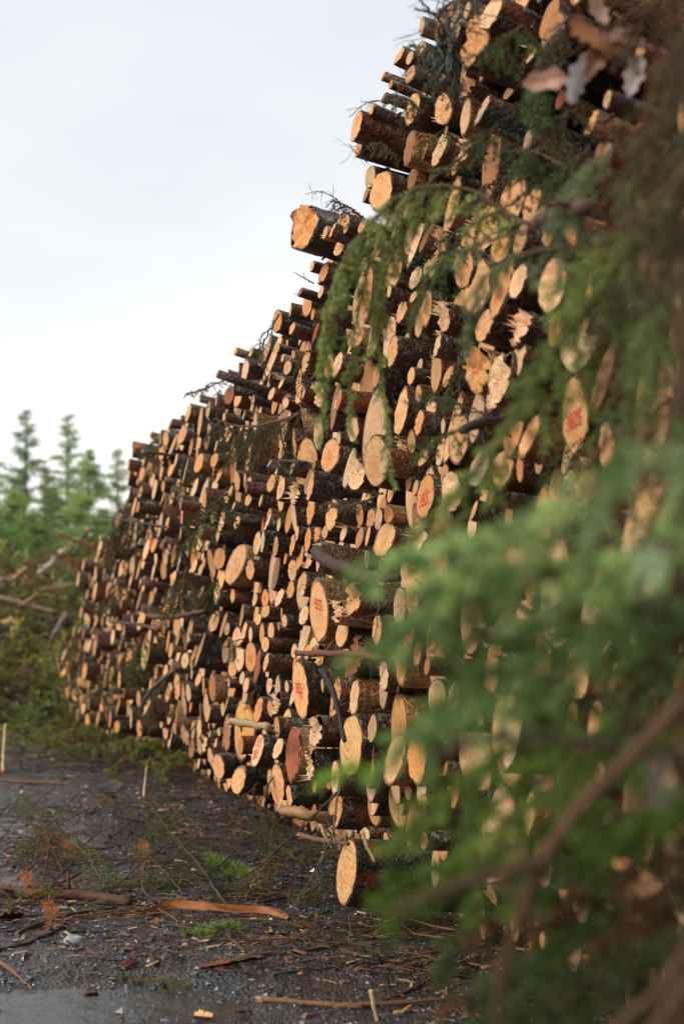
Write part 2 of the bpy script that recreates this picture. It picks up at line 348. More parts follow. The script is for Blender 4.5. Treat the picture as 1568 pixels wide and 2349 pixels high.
# crop -> photograph transforms
T = {'A': (626, 0, .6006), 'B': (626, 704.5, .4992), 'C': (156.6, 782.8, .3994), 'E': (391.4, 1330.8, .3994), 'D': (0, 900, .35)}
LM = [
# crop, cx, cy, w, h, tone, flags(s stamp, o = protrusion cm, k barrel kind, x=splinters), anchor text
('A',685,115,70,120,'g','',25,'grey weathered log by the hanging lichen'),
('A',775,160,95,220,'o','x',22,'long orange slanting log face at the top'),
('A',832,50,75,150,'p','',30,'broad pale log at the very top'),
('A',483,212,40,75,'h','',20,None),('A',522,222,40,55,'p','',12,None),('A',567,185,40,60,'p','',12,None),
('A',525,285,45,75,'h','',15,None),('A',650,290,35,50,'d','',5,None),('A',422,290,38,36,'o','x',25,None),('A',450,322,32,38,'o','',20,None),
('A',424,370,36,36,'d','x',18,None),
('A',532,415,60,125,'h','',20,'upright oval log below the skyline brush'),('A',650,415,75,130,'h','',5,None),('A',745,340,45,90,'h','x',5,None),
('A',800,420,40,140,'p','l',15,'lichen-crusted log end under the dead leaves'),
('A',318,480,60,120,'h','',45,'round log jutting out against the sky'),('A',370,435,36,75,'p','',30,None),('A',392,452,28,60,'p','',24,None),
('A',368,520,40,75,'h','',32,None),('A',325,570,40,62,'h','',34,None),
('A',520,565,45,140,'d','',8,None),('A',585,570,40,85,'h','',5,None),('A',637,570,70,140,'p','',5,'pale upright log with parallel saw lines'),('A',735,575,60,90,'p','x',0,None),
('A',372,675,50,85,'p','',24,None),('A',355,742,28,65,'d','',22,None),('A',412,730,85,155,'h','',16,'wide cracked log at the foot of the upper overhang'),('A',535,680,60,90,'d','',0,None),
('A',122,865,100,190,'o','xl',48,'giant fused log jutting into the sky'),('A',228,860,35,80,'h','',35,None),('A',200,888,28,52,'h','',36,None),('A',268,855,50,95,'h','',28,None),('A',340,865,36,60,'o','',15,None),
('A',253,945,50,80,'h','',22,None),('A',195,1040,32,80,'o','',20,None),('A',150,1015,38,45,'h','',22,None),('A',105,1115,32,40,'r','',24,None),('A',183,1115,28,50,'p','',15,None),
('A',15,1225,30,90,'o','',18,None),('A',72,1255,25,50,'h','',16,None),('A',210,1195,30,70,'h','',10,None),
('A',648,925,40,90,'h','x',0,None),('A',825,870,100,175,'h','x',0,'large honey log behind the hanging spruce bough'),('A',870,945,70,120,'o','',0,None),('A',985,785,75,150,'h','',0,None),('A',1050,815,60,120,'h','',5,None),('A',1048,905,50,75,'h','',5,None),
('A',730,1030,75,150,'o','',5,None),('A',780,1095,95,215,'h','s',2,'large smooth honey log left of the stamped slanting log'),('A',872,1100,75,265,'o','s',8,'slanting tall log stamped red among the boughs'),('A',935,1075,75,140,'p','',10,'pale round log right of the slanting stamped log'),('A',1065,1090,105,230,'p','s',8,'broad log with a red stamp near its top edge'),
('A',655,1215,45,120,'p','x',5,None),('A',545,1060,50,90,'p','',2,None),('A',535,1135,30,50,'h','',2,None),('A',490,1190,50,90,'h','',0,None),
('A',1215,470,45,110,'h','',5,None),('A',1275,380,30,80,'p','',5,None),('A',1278,590,38,90,'p','',5,None),('A',1400,200,40,70,'h','',5,None),
('A',860,170,30,60,'h','x',0,None),('A',985,215,65,60,'p','x',0,None),
('B',970,85,80,165,'h','',8,None),('B',1150,90,80,180,'p','x',8,'rough pale log with dark knots'),('B',785,50,50,110,'w','x',5,None),('B',755,175,30,120,'w','',5,None),('B',550,205,48,160,'h','',5,None),('B',390,135,50,110,'h','',2,None),('B',455,185,45,90,'d','',0,None),('B',295,265,55,125,'p','',8,'slim pale log left of the hanging bough'),('B',125,395,40,90,'h','',6,None),('B',215,400,48,120,'p','x',0,None),('B',58,440,20,60,'p','',4,None),('B',75,500,14,55,'p','',2,None),
('B',945,290,105,225,'o','x',12,'wide orange log with fine parallel fibres'),('B',1040,345,95,290,'w','x',16,'tall creamy log with a torn wavy edge'),('B',1125,235,70,200,'p','',8,None),
('B',590,480,60,230,'h','',2,'tall honey log behind the needle tips'),('B',672,525,36,140,'o','',4,None),('B',725,480,75,120,'p','s',-4,None),('B',370,560,75,120,'p','',0,None),('B',600,670,38,120,'p','x',0,None),('B',770,660,50,150,'p','',-2,None),('B',690,690,60,90,'h','',-4,None),
('B',262,680,105,160,'h','s',0,'broad log with a faint red stamp beside the bough'),('B',390,770,70,150,'p','x',5,None),('B',945,740,85,190,'g','',6,'greyish oval log with clear growth rings'),('B',820,850,90,200,'p','',0,None),('B',700,870,110,215,'o','sS',4,'large orange log stamped 3825 above the green bough'),('B',655,830,30,80,'h','',0,None),
('B',1055,740,85,180,'h','sS',4,'blurred log stamped 38 behind the branch tips'),('B',1175,590,80,210,'h','',2,None),('B',1385,500,135,370,'h','sS',6,'biggest blurred log with large red stamp'),('B',1530,640,80,230,'h','s',6,None),('B',1430,830,120,200,'o','s',8,None),('B',1330,950,100,150,'h','',4,None),
('B',37,830,35,105,'h','s',10,None),('B',90,735,20,80,'p','',14,None),('B',172,825,30,150,'h','l',18,'dark-barked log with a knot on its side'),('B',105,860,40,95,'p','x',8,None),('B',175,925,45,155,'o','l',12,None),('B',270,955,55,150,'h','',10,None),('B',450,970,40,90,'o','',2,None),('B',485,970,35,110,'p','',2,None),('B',530,950,65,90,'o','',8,'squared orange block end'),('B',515,1065,90,180,'h','',12,'smooth oval log touched by the blurred green tip'),('B',672,1080,52,205,'w','x',10,'narrow white log with long splinters at its foot'),('B',325,1040,45,75,'p','x',14,None),('B',110,1045,25,80,'h','',8,None),('B',88,1095,28,85,'h','',8,None),('B',160,1070,30,120,'o','s',5,None),('B',205,1040,35,90,'h','',2,None),('B',125,1150,35,120,'o','',5,None),('B',168,1160,40,90,'p','x',4,None),('B',90,1210,40,100,'h','s',4,None),('B',57,1155,20,55,'o','',5,None),
('B',440,1262,95,70,'h','',-8,None),('B',525,1262,80,80,'h','sS',-8,None),('B',685,1265,60,165,'o','',4,None),('B',372,1340,60,155,'h','Rx',26,'long red-barked log lying proud of the pile'),('B',140,1265,38,100,'h','',10,None),('B',87,1290,40,100,'o','',6,None),('B',30,1330,33,90,'p','',6,None),
('E',850,180,125,365,'h','sS',8,'big pointed log stamped 3825'),('E',965,180,50,150,'w','x',16,None),('E',625,100,40,110,'p','',8,None),('E',690,50,48,110,'o','',8,None),('E',760,40,40,80,'p','',8,None),('E',765,200,50,118,'p','',10,None),('E',655,235,35,75,'p','',14,None),('E',545,100,50,110,'o','s',4,None),('E',485,110,35,80,'h','',6,None),('E',505,225,35,70,'h','',6,None),('E',547,178,28,75,'h','',10,None),('E',265,100,38,90,'p','',8,None),('E',357,90,28,80,'h','',6,None),('E',250,235,60,130,'h','s',8,None),('E',325,280,35,80,'h','',10,None),('E',382,325,45,120,'p','',6,None),('E',421,300,24,130,'w','',6,None),('E',460,310,24,90,'p','',6,None),('E',577,290,40,100,'h','',6,None),('E',205,360,38,120,'h','',8,None),('E',400,450,40,140,'p','',6,None),('E',460,440,55,180,'o','s',6,None),('E',500,480,26,190,'r','',4,None),('E',545,368,35,90,'h','l',18,None),('E',355,512,42,90,'h','',8,None),('E',412,560,30,80,'p','',8,None),('E',90,460,40,85,'p','s',6,None),('E',185,515,25,80,'p','',5,None),('E',38,590,30,110,'h','s',6,None),('E',160,570,30,80,'h','',5,None),('E',105,650,25,90,'p','',8,None),('E',435,602,38,95,'p','',10,None),('E',570,600,36,110,'p','s',4,None),('E',548,470,26,110,'p','',14,None),('E',557,510,22,100,'w','',12,None),('E',710,405,34,90,'h','',6,None),('E',785,410,35,90,'h','',0,None),('E',860,430,62,120,'h','x',0,None),('E',745,630,95,345,'h','sSl',10,'tall pointed log with a faded 3825 stamp'),('E',948,670,80,240,'o','',0,None),('E',1055,670,62,220,'p','',8,None),('E',1070,440,66,260,'r','x',4,'reddish plank-like log behind the red-brown stick'),('E',1225,545,52,180,'w','',6,None),('E',1185,285,50,175,'h','',8,None),('E',668,610,30,70,'p','',0,None),('E',215,765,28,100,'h','',16,None),('E',300,740,20,85,'p','',12,None),('E',505,745,46,150,'o','',12,None),('E',612,710,35,130,'p','x',10,None),('E',325,880,84,220,'d','l',20,'dark-rimmed log with a decayed orange heart'),('E',165,850,28,110,'p','',6,None),('E',95,905,28,90,'p','',8,None),('E',122,965,35,100,'d','',6,None),('E',200,930,38,120,'p','x',6,None),('E',278,870,20,50,'p','',4,None),('E',500,975,72,190,'p','sSl',14,'mossy log with a smudged two-line red stamp'),('E',617,965,38,130,'p','l',8,None),('E',667,810,48,160,'h','',8,None),('E',702,990,80,325,'r','',14,'tall dark-red log with curved saw marks'),('E',838,865,66,180,'w','x',14,'rough stepped white log stub'),('E',810,1065,38,180,'w','lx',18,None),('E',1037,945,125,365,'h','l',14,'largest smooth honey log in the lower middle'),('E',1140,1060,85,280,'o','',6,None),('E',1290,1010,105,320,'h','',6,None),('E',1415,1010,115,320,'o','',12,'amber oval log with a dark stain in its middle'),('E',235,1020,28,120,'p','',12,None),('E',275,1070,42,150,'h','',18,None),('E',388,1155,52,165,'h','l',22,'stout mossy log at the pile foot by the wet ground'),('E',615,1175,62,250,'h','',10,None),('E',682,1235,40,125,'h','l',14,None),('E',655,1315,52,100,'p','x',16,None),('E',955,1330,62,200,'o','',4,None),('E',1120,1460,68,90,'p','',-8,None),('E',1010,1672,92,385,'h','L',30,'thick lone log lying on the ground'),
('C',690,410,45,110,'h','',22,'stout log on the left skyline'),('C',650,440,30,36,'r','',16,None),('C',858,187,16,52,'d','',45,'dark pole sticking out of the skyline'),('C',560,560,38,90,'h','',14,None),('C',590,470,28,60,'r','',14,None),('C',655,540,48,110,'h','',20,None),('C',475,535,38,40,'o','',14,None),('C',428,630,12,18,'p','',50,'thin bare pole sticking out to the left'),('C',540,640,38,90,'h','',10,None),('C',390,745,28,55,'o','',28,None),('C',425,765,33,90,'o','',22,'round log on the left skyline step'),('C',400,805,22,45,'h','',20,None),('C',380,865,20,40,'r','',18,None),('C',440,870,33,70,'o','',12,None),
('C',750,700,70,120,'o','',8,'broad cracked log beside the round orange log'),('C',840,685,66,92,'o','',14,'round orange log in the upper left pile'),('C',870,760,38,110,'h','',10,None),('C',925,310,48,110,'r','',8,None),('C',990,250,38,70,'h','',10,None),('C',975,330,48,100,'h','',10,None),('C',840,840,38,110,'p','',12,None),('C',970,800,38,120,'h','',10,None),('C',930,870,28,90,'h','',8,None),('C',1040,810,28,70,'h','',8,None),('C',1165,815,33,110,'h','',12,None),('C',1222,845,44,140,'p','s',10,None),('C',1310,870,48,90,'p','x',8,None),('C',1035,910,33,70,'h','',12,None),('C',945,960,28,90,'h','',14,None),('C',820,940,38,80,'h','',8,None),('C',425,1030,38,60,'h','',8,None),('C',475,1045,28,60,'h','',8,None),('C',495,1170,33,90,'o','',16,None),('C',760,1090,22,90,'p','',18,None),('C',860,1110,24,100,'h','',12,None),('C',835,1010,28,80,'p','',14,None),('C',970,1040,24,80,'h','',12,None),('C',1085,1160,36,140,'p','',8,None),('C',1118,1150,18,130,'w','',18,None),('C',1290,1165,28,110,'h','',8,None),('C',1315,1110,24,90,'h','',8,None),('C',1145,1040,38,110,'p','',8,None),('C',1210,1055,38,80,'h','',6,None),('C',870,1245,58,130,'o','',12,'orange oval log ringed with thick bark'),('C',570,1240,38,100,'h','',12,None),('C',725,1290,28,90,'h','',8,None),('C',780,1270,28,60,'o','',8,None),('C',330,1300,28,90,'o','',8,None),('C',320,1135,24,50,'o','',14,None),('C',440,1290,28,80,'h','',8,None),('C',1260,150,44,90,'h','',10,None),('C',1332,300,44,120,'h','',8,None),('C',1250,355,28,70,'p','',8,None),('C',1225,240,50,70,'p','x',20,None),('C',1168,300,56,80,'p','',6,None),('C',1375,80,28,80,'h','',6,None),('C',1155,205,28,70,'h','',6,None),('C',1200,40,26,60,'h','',6,None),('C',1232,95,24,50,'h','',6,None),('C',1060,330,28,60,'h','',6,None),('C',960,60,30,50,'h','x',14,None),('C',1050,60,28,60,'p','',8,None),('C',1100,260,30,70,'p','',6,None),('C',800,1165,50,80,'p','',6,None),('C',690,840,30,60,'h','',6,None),('C',630,830,26,90,'h','',6,None),('C',1045,1310,40,120,'h','',8,None),('C',620,680,22,90,'p','',10,None),('C',590,740,26,80,'h','',8,None),
('D',862,1960,78,170,'p','',6,'large pale ringed log low in the left pile'),('D',1017,2085,38,130,'o','',14,None),('D',1237,1960,28,110,'p','',14,None),('D',1085,1830,33,100,'h','',14,None),('D',1215,1755,40,105,'p','s',8,None),('D',1022,1650,46,110,'h','',14,None),('D',1120,1690,36,100,'h','',8,None),('D',1258,1275,52,95,'h','',14,None),('D',1215,1370,36,85,'h','',12,None),('D',763,1300,28,80,'h','',14,None),('D',722,1965,28,60,'h','',12,None),('D',667,2075,33,80,'o','',16,None),('D',768,2190,34,80,'o','',12,None),('D',915,2200,28,110,'o','',16,None),('D',1060,2170,32,60,'h','',8,None),('D',1110,2130,28,90,'h','',8,None),('D',375,1955,33,100,'h','',16,None),('D',420,1835,36,70,'h','x',16,None),('D',550,2060,38,100,'h','',14,None),('D',608,1400,28,85,'h','',8,None),('D',630,1500,48,80,'h','',8,None),('D',940,1120,22,80,'p','',14,None),('D',1000,1000,28,90,'r','',16,None),('D',825,1150,38,120,'h','',10,None),('D',1090,1080,44,90,'h','',10,None),('D',640,1095,26,70,'h','',12,None),('D',670,1105,24,60,'o','',10,None),('D',660,950,30,40,'h','',14,None),('D',808,960,26,55,'h','',14,None),('D',1240,1190,30,90,'h','',6,None),('D',1160,1350,34,80,'h','',6,None),('D',1105,1965,40,140,'h','',8,None),('D',1165,1960,34,120,'h','',8,None),('D',880,1550,36,80,'h','',8,None),('D',780,1560,26,110,'h','',6,None),('D',850,1720,40,110,'h','',6,None),('D',785,1750,40,90,'o','',6,None),('D',760,1850,24,90,'r','',6,None),('D',735,1330,30,90,'p','',6,None),('D',820,1320,26,90,'h','',6,None),
]

class Log: pass
logs = []
g2 = np.random.default_rng(21)
for (cr, cx, cy, ww, hh, tone, fl, pro, name) in LM:
    ox, oy, s = T[cr]
    L = Log()
    L.px, L.py, L.w, L.h = ox + cx * s, oy + cy * s, ww * s, hh * s
    L.p = pro / 100 * (.48 if pro > 18 else .8) + g2.normal(0, .015)
    if name and name.startswith(('dark pole', 'thin bare')): L.p = .4
    pos, k = on_wall(L.px, L.py, L.p)
    va = YAW + math.atan((L.px - 784) / FPX)
    L.rz = L.h / 2 * k / FPX
    L.rx = min(max(L.w / 2 * k / FPX / math.sin(va), .42 * L.rz), 1.1 * L.rz)
    L.pos = pos; L.tone = tone; L.fl = fl; L.name = name; L.fill = False; L.depth = k
    if L.pos[2] - L.rz < .0 and pos[1] < 40: L.pos[2] = max(L.pos[2], L.rz * .96)
    logs.append(L)

def vz(L): return np.array([np.dot(L.pos, XA), L.pos[2]])
# part landmark logs that overlap
for it in range(8):
    C = np.array([vz(L) for L in logs]); RX = np.array([L.rx for L in logs]); RZ = np.array([L.rz for L in logs])
    for i, L in enumerate(logs):
        dx = (C[:, 0] - C[i, 0]) / (RX + RX[i]); dz = (C[:, 1] - C[i, 1]) / (RZ + RZ[i])
        q = np.hypot(dx, dz); q[i] = 9
        for j in np.where(q < .78)[0]:
            f = .78 - q[j]
            wgt = 1.0 if L.rz < RZ[j] else .1
            if L.h > 62: wgt = .0
            L.rx *= 1 - .16 * f * wgt
            L.rz *= 1 - .05 * f * wgt
            L.pos = L.pos + np.array([0, 0, -math.copysign(1, dz[j]) * f * .06 * wgt * (RZ[i] + RZ[j])])

SIL = [(1250, -500), (1060, -120), (1005, 40), (950, 130), (905, 250), (885, 380), (850, 470), (790, 520), (740, 560), (715, 640), (690, 700), (625, 745), (560, 830), (500, 890),
       (440, 950), (400, 985), (350, 1010), (330, 1070), (312, 1140), (245, 1225), (218, 1300), (206, 1420), (142, 1510), (105, 1600)]
sv, sz_ = [], []
for (a, b) in SIL:
    q, k = on_wall(a, b); sv.append(np.dot(q, D)); sz_.append(min(q[2], 4.75))
sv = np.array(sv); sz_ = np.array(sz_)
o_ = np.argsort(sv); sv = sv[o_]; sz_ = sz_[o_]
T_END = sv[-1] + .6
T_START = np.dot(W0, D) - 5.2
wallp0 = np.dot(W0, NW)

def ray_px(t, z, wp):
    q = D * t + NW * wp + np.array([0, 0, z]) - EYE; dq = np.dot(q, AX)
    return 784 + np.dot(q, RT) / dq * FPX, 1174 - np.dot(q, UP) / dq * FPX

def recess(t, z):
    return .42 * math.exp(-((t - 14.5) / 3.2) ** 2) * max(0, 1 - z / .9)

# fill the rest of the pile, large logs first
cosrel = math.cos(YAW - WALL)
cx = [vz(L)[0] for L in logs]; cz = [L.pos[2] for L in logs]; crx = [L.rx for L in logs]; crz = [L.rz for L in logs]
CX = np.zeros(9000); CZ = np.zeros(9000); CRX = np.zeros(9000); CRZ = np.zeros(9000)
nn = len(logs)
CX[:nn] = cx; CZ[:nn] = cz; CRX[:nn] = crx; CRZ[:nn] = crz
BASEX = [60, 120, 180, 240, 330, 430, 490, 540, 640, 760, 850, 900, 1100, 1568]; BASEY = [1615, 1640, 1668, 1690, 1702, 1738, 1800, 1828, 1868, 1900, 1925, 2010, 2160, 2400]
fills = []
APX = np.array([L.px for L in logs]); APY = np.array([L.py for L in logs]); APW = np.array([L.w for L in logs]); APH = np.array([L.h for L in logs]); APD = np.array([L.depth for L in logs])
g3 = np.random.default_rng(5)
for (r0, r1, tries) in [(.14, .19, 500), (.105, .14, 2500), (.085, .105, 6000), (.065, .085, 12000), (.05, .065, 16000), (.035, .05, 16000), (.024, .035, 9000)]:
    ts = g3.uniform(T_START, T_END, tries); us = g3.random(tries); rs = g3.uniform(r0, r1, tries); el = g3.uniform(.62, .95, tries)
    for t, u, r, e in zip(ts, us, rs, el):
        top = np.interp(t, sv, sz_)
        z = r + u * max(0, top - 2 * r)
        if z + r > top + .02: continue
        if t > 22 and r < .05: continue
        if t > 11 and r > .108: continue
        P_ = D * t
        vx = np.dot(D * t + NW * wallp0, XA)
        dx = (CX[:nn] - vx) / (CRX[:nn] + r * e); dz = (CZ[:nn] - z) / (CRZ[:nn] + r / e)
        if (dx * dx + dz * dz).min() < .93 ** 2: continue
        CX[nn] = vx; CZ[nn] = z; CRX[nn] = r * e; CRZ[nn] = r / e; nn += 1
        L = Log(); L.rx = r * e * (.82 if t > 11 else 1); L.rz = r / e; L.fill = True; L.fl = ''; L.name = None
        sg = .09 if t < 9 else .12
        near = t < 11.5
        L.p = g3.normal(-.07 if near else -.03, sg * .85) - recess(t, z) + (.2 if g3.random() < .05 else 0)
        L.p = min(max(L.p, -.5), .3)
        if t < 4.2 and z > 2.6: L.p -= .25
        ux = ray_px(t, z, wallp0)
        if ux[0] > 1280 and ux[1] < 330 and g3.random() < .75: continue
        if 1040 < ux[0] < 1460 and 170 < ux[1] < 430 and g3.random() < .7: continue
        base = D * t + NW * wallp0 + np.array([0, 0, z])
        ok = False
        for att in range(9):
            # moved along the log's own axis, so the packing is kept
            L.pos = base - YA * (L.p / cosrel)
            L.depth = np.dot(L.pos - EYE, AX)
            x_ = np.dot(L.pos - EYE, RT) / L.depth; y_ = np.dot(L.pos - EYE, UP) / L.depth
            L.px = 784 + x_ * FPX; L.py = 1174 - y_ * FPX; L.h = 2 * L.rz / L.depth * FPX
            hw = L.rx * math.sin(YAW + math.atan(x_)) / L.depth * FPX
            ov = np.hypot((L.px - APX) / (hw + APW * .45), (L.py - APY) / (L.h * .5 + APH * .46)) < .93
            low_ = L.py + L.h / 2 > np.interp(L.px, BASEX, BASEY) and L.p > -.5
            if low_: L.p = -.55; continue
            if not (ov & (APD > L.depth)).any(): ok = True; break
            L.p -= .07
        if not ok: continue
        q = g3.random()
        L.tone = 'h' if q < .36 else 'o' if q < .54 else 'p' if q < .82 else 'w' if q < .90 else 'd' if q < .985 or r > .07 else 'r'
        fills.append(L)
print('landmark logs', len(logs), 'fill logs', len(fills))

BT = {'n': (.082, .046, .032), 'k': (.042, .027, .021), 'R': (.125, .036, .018), 'y': (.30, .17, .075), 'l': (.036, .031, .023), 'b': (.075, .040, .025)}

def log_local(L, gg, lod):
    """returns (bark acc pieces, face acc pieces) in the log's own frame: x right, y into pile, z up"""
    seg = (30, 18, 12)[lod]
    th = np.arange(seg) / seg * 2 * math.pi
    ph = gg.uniform(0, 6.28, 8)
    am = gg.normal(0, 1, 8) * np.array([0, .06, .045, .03, .02, .014, .012, .01])
    if 'S' in L.fl or 'L' in L.fl: am *= .8
    prof = 1 + sum(am[k] * np.cos(k * th + ph[k]) for k in range(1, 8))
    jag = 1 + gg.normal(0, .012, seg)
    cs, sn = np.cos(th), np.sin(th)
    big = L.rz > .055
    ln = gg.uniform(2.4, 3.4) if lod < 2 else 1.6
    ys = ([0, .004, .03, .08, .15, .24, .36, .5, .7, 1.0, 1.5, ln] if lod == 0 else [0, .005, .1, .3, .6, 1.2, ln] if lod == 1 else [0, .15, .6, ln])
    ys = np.array(ys, float)
    bend = gg.normal(0, .012, 2)
    taper = gg.normal(.0, .03)
    V = []
    slx, slz = gg.normal(0, .10 if L.fill else .04), gg.normal(0, .10)         # slanted saw cut
    if 'x' in L.fl: slz += .1
    for i, y in enumerate(ys):
        k = prof * (1 + taper * y)
        if lod < 2: k = k * (1 + gg.normal(0, .014, seg))
        if i == 0: k = k * jag
        x = cs * k * L.rx + bend[0] * y * y; z = sn * k * L.rz + bend[1] * y * y
        yy = y + (slx * x + slz * z) * (1 if y < .3 else 0) * (1 - y / .3 if y < .3 else 0)
        V.append(np.stack([x, yy, z], 1))
    V = np.array(V)
    n = len(ys)
    i = np.arange(n - 1)[:, None] * seg; j = np.arange(seg)[None]; kx = (j + 1) % seg
    F = np.stack([i + j, i + kx, i + seg + kx, i + seg + j], -1).reshape(-1, 4)[:, ::-1]
    inner = V[0].copy(); tt = .94 if L.rz > .05 else .91
    inner[:, 0] *= tt; inner[:, 2] *= tt; inner[:, 1] = slx * inner[:, 0] + slz * inner[:, 2] + .001
    BV = np.concatenate([V.reshape(-1, 3), inner]); b0 = n * seg
    jj = np.arange(seg); kk = (jj + 1) % seg
    F = np.concatenate([F, np.stack([b0 + jj, b0 + kk, kk, jj], -1)[:, ::-1]])
    q = gg.random()
    if 'R' in L.fl: bk = 'R'
    elif 'l' in L.fl or 'L' in L.fl: bk = 'l'
    else: bk = 'n' if q < .45 else 'k' if q < .72 else 'b' if q < .84 else 'R' if q < .91 else 'y'
    L.bark = bk
    bc = np.array(BT[bk]) * gg.uniform(.75, 1.3)
    seed = gg.uniform(0, 50)
    lpB = BV + np.array([seed, seed * .7, -seed])
    colB = np.tile(bc, (len(BV), 1)); colB[b0:] = np.array([.17, .075, .04]) * gg.uniform(.6, 1.3)
    colB[:seed_seg(seg)] *= 1.25
    bark = (BV, F, None, colB, lpB)
    # cut face: rings towards the centre
    rings = (1.0, .8, .55, .28) if lod == 0 else (1.0, .55)
    fv = []
    for rr in rings:
        q = inner.copy(); q[:, 0] *= rr * 1.004; q[:, 2] *= rr * 1.004
        q[:, 1] = slx * q[:, 0] + slz * q[:, 2] - .002
        if lod == 0: q[:, 1] += gg.normal(0, .0022, seg)
        if 'x' in L.fl and lod == 0: q[:, 1] += gg.normal(0, .009, seg) - .03 * (sn > .5) * rr
        fv.append(q)
    FV = np.concatenate(fv + [np.array([[0, -.002, 0]])])
    f4 = []; f3 = []
    for a in range(len(rings) - 1):
        f4.append(np.stack([a * seg + jj, a * seg + kk, (a + 1) * seg + kk, (a + 1) * seg + jj], -1))
    f4 = np.concatenate(f4)
    a = (len(rings) - 1) * seg
    f3 = np.stack([a + jj, a + kk, np.full(seg, len(FV) - 1)], -1)
    tc_ = np.array(TONES[L.tone]) * (gg.uniform(.68, 1.12) if L.fill else gg.uniform(.88, 1.12)) * (1 + gg.normal(0, .03, 3))
    lpF = np.stack([FV[:, 0] / L.rx, FV[:, 2] / L.rz, np.full(len(FV), seed)], 1)
    pieces = [(FV, f4, f3, np.tile(tc_, (len(FV), 1)), lpF)]
    # slivers torn from the rim
    if lod < 2 and ('x' in L.fl or gg.random() < .3):
        ns = int(gg.integers(6, 12)) if 'x' in L.fl else int(gg.integers(2, 5))
        a0 = gg.uniform(.2, 2.9) if gg.random() < .6 else gg.uniform(3.5, 5.9)
        for _ in range(ns):
            a_ = a0 + gg.normal(0, .4); kr = gg.uniform(.8, .97) * prof[int(a_ / 6.283 * seg) % seg]
            bx = math.cos(a_) * L.rx * kr; bz = math.sin(a_) * L.rz * kr
            b_ = np.array([bx, slx * bx + slz * bz, bz])
            lnn = gg.uniform(.02, .075) * (1.5 if 'x' in L.fl else .8)
            tip = b_ + np.array([gg.normal(0, .12), -1, gg.normal(0, .14)]) * lnn * .75
            wv = gg.uniform(.002, .007); t1 = np.array([-math.sin(a_), 0, math.cos(a_)]) * wv; t2 = np.array([math.cos(a_), 0, math.sin(a_)]) * .003
            v = np.array([b_ + t1 + [0, .01, 0], b_ - t1 + [0, .01, 0], b_ + t2 + [0, .01, 0], tip])
            pieces.append((v, None, [(0, 1, 3), (1, 2, 3), (2, 0, 3)], np.tile(tc_ * gg.uniform(.9, 1.15), (4, 1)), np.tile([.5, .2, seed], (4, 1))))
    # knots and small branch stubs on the barrel
    if lod == 0:
        for _ in range(int(gg.integers(1, 5))):
            a_ = gg.uniform(2.2, 6.9); y = gg.uniform(.05, .6)
            c0 = np.array([math.cos(a_) * L.rx * .9, y, math.sin(a_) * L.rz * .9])
            dd = np.array([math.cos(a_), gg.normal(-.2, .3), math.sin(a_)])
            r_ = gg.uniform(.004, .011); l_ = L.rz * .1 + gg.uniform(.008, .05)
            ac = Acc(); tube(ac, [c0, c0 + dd * l_ * .6, c0 + dd * l_], [r_ * 1.5, r_, r_ * .8], 6, bc * 1.3)
            pieces_b = (ac.v[0], ac.f4[0], ac.f3[0], ac.col[0], ac.v[0] + seed)
            bark_list.append(pieces_b)
    L.slx, L.slz, L.seed = slx, slz, seed
    return bark, pieces

def seed_seg(s): return s

def log_matrix(L, gg):
    messy = 1.0 if not L.fill else 1.3
    tilt = -R(2.5 + 2.1 * L.pos[2]) * min(1, max(0, (L.pos[2] - .1) / .7))
    if L.name and L.name.startswith('thin bare'): eu = Euler((R(-5), 0, YAW - math.pi / 2 + R(0)), 'XYZ')
    else:
        eu = Euler((tilt + R(gg.normal(0, 2.2 * messy) + (gg.normal(0, 6) if gg.random() < .07 else 0)), R(gg.uniform(-30, 30)) * 0, YAW - math.pi / 2 + R(gg.normal(0, 3.4 * messy) + (gg.normal(0, 12) if gg.random() < .06 else 0))), 'XYZ')
    return Matrix.Translation(Vector(L.pos)) @ eu.to_matrix().to_4x4()

allogs = logs + fills
inframe = [L for L in fills if -10 < L.px < 1580 and -10 < L.py < 2360]
# the largest-showing ones are individuals; deeply recessed fill logs hardly show
inframe.sort(key=lambda L: -(L.h ** 2) * (1.0 if L.p > -.12 else .15) * (.35 if L.px > 1150 else 1))
indiv = set(id(L) for L in logs) | set(id(L) for L in inframe[:max(0, 300 - len(logs))])
IND = [L for L in allogs if id(L) in indiv]

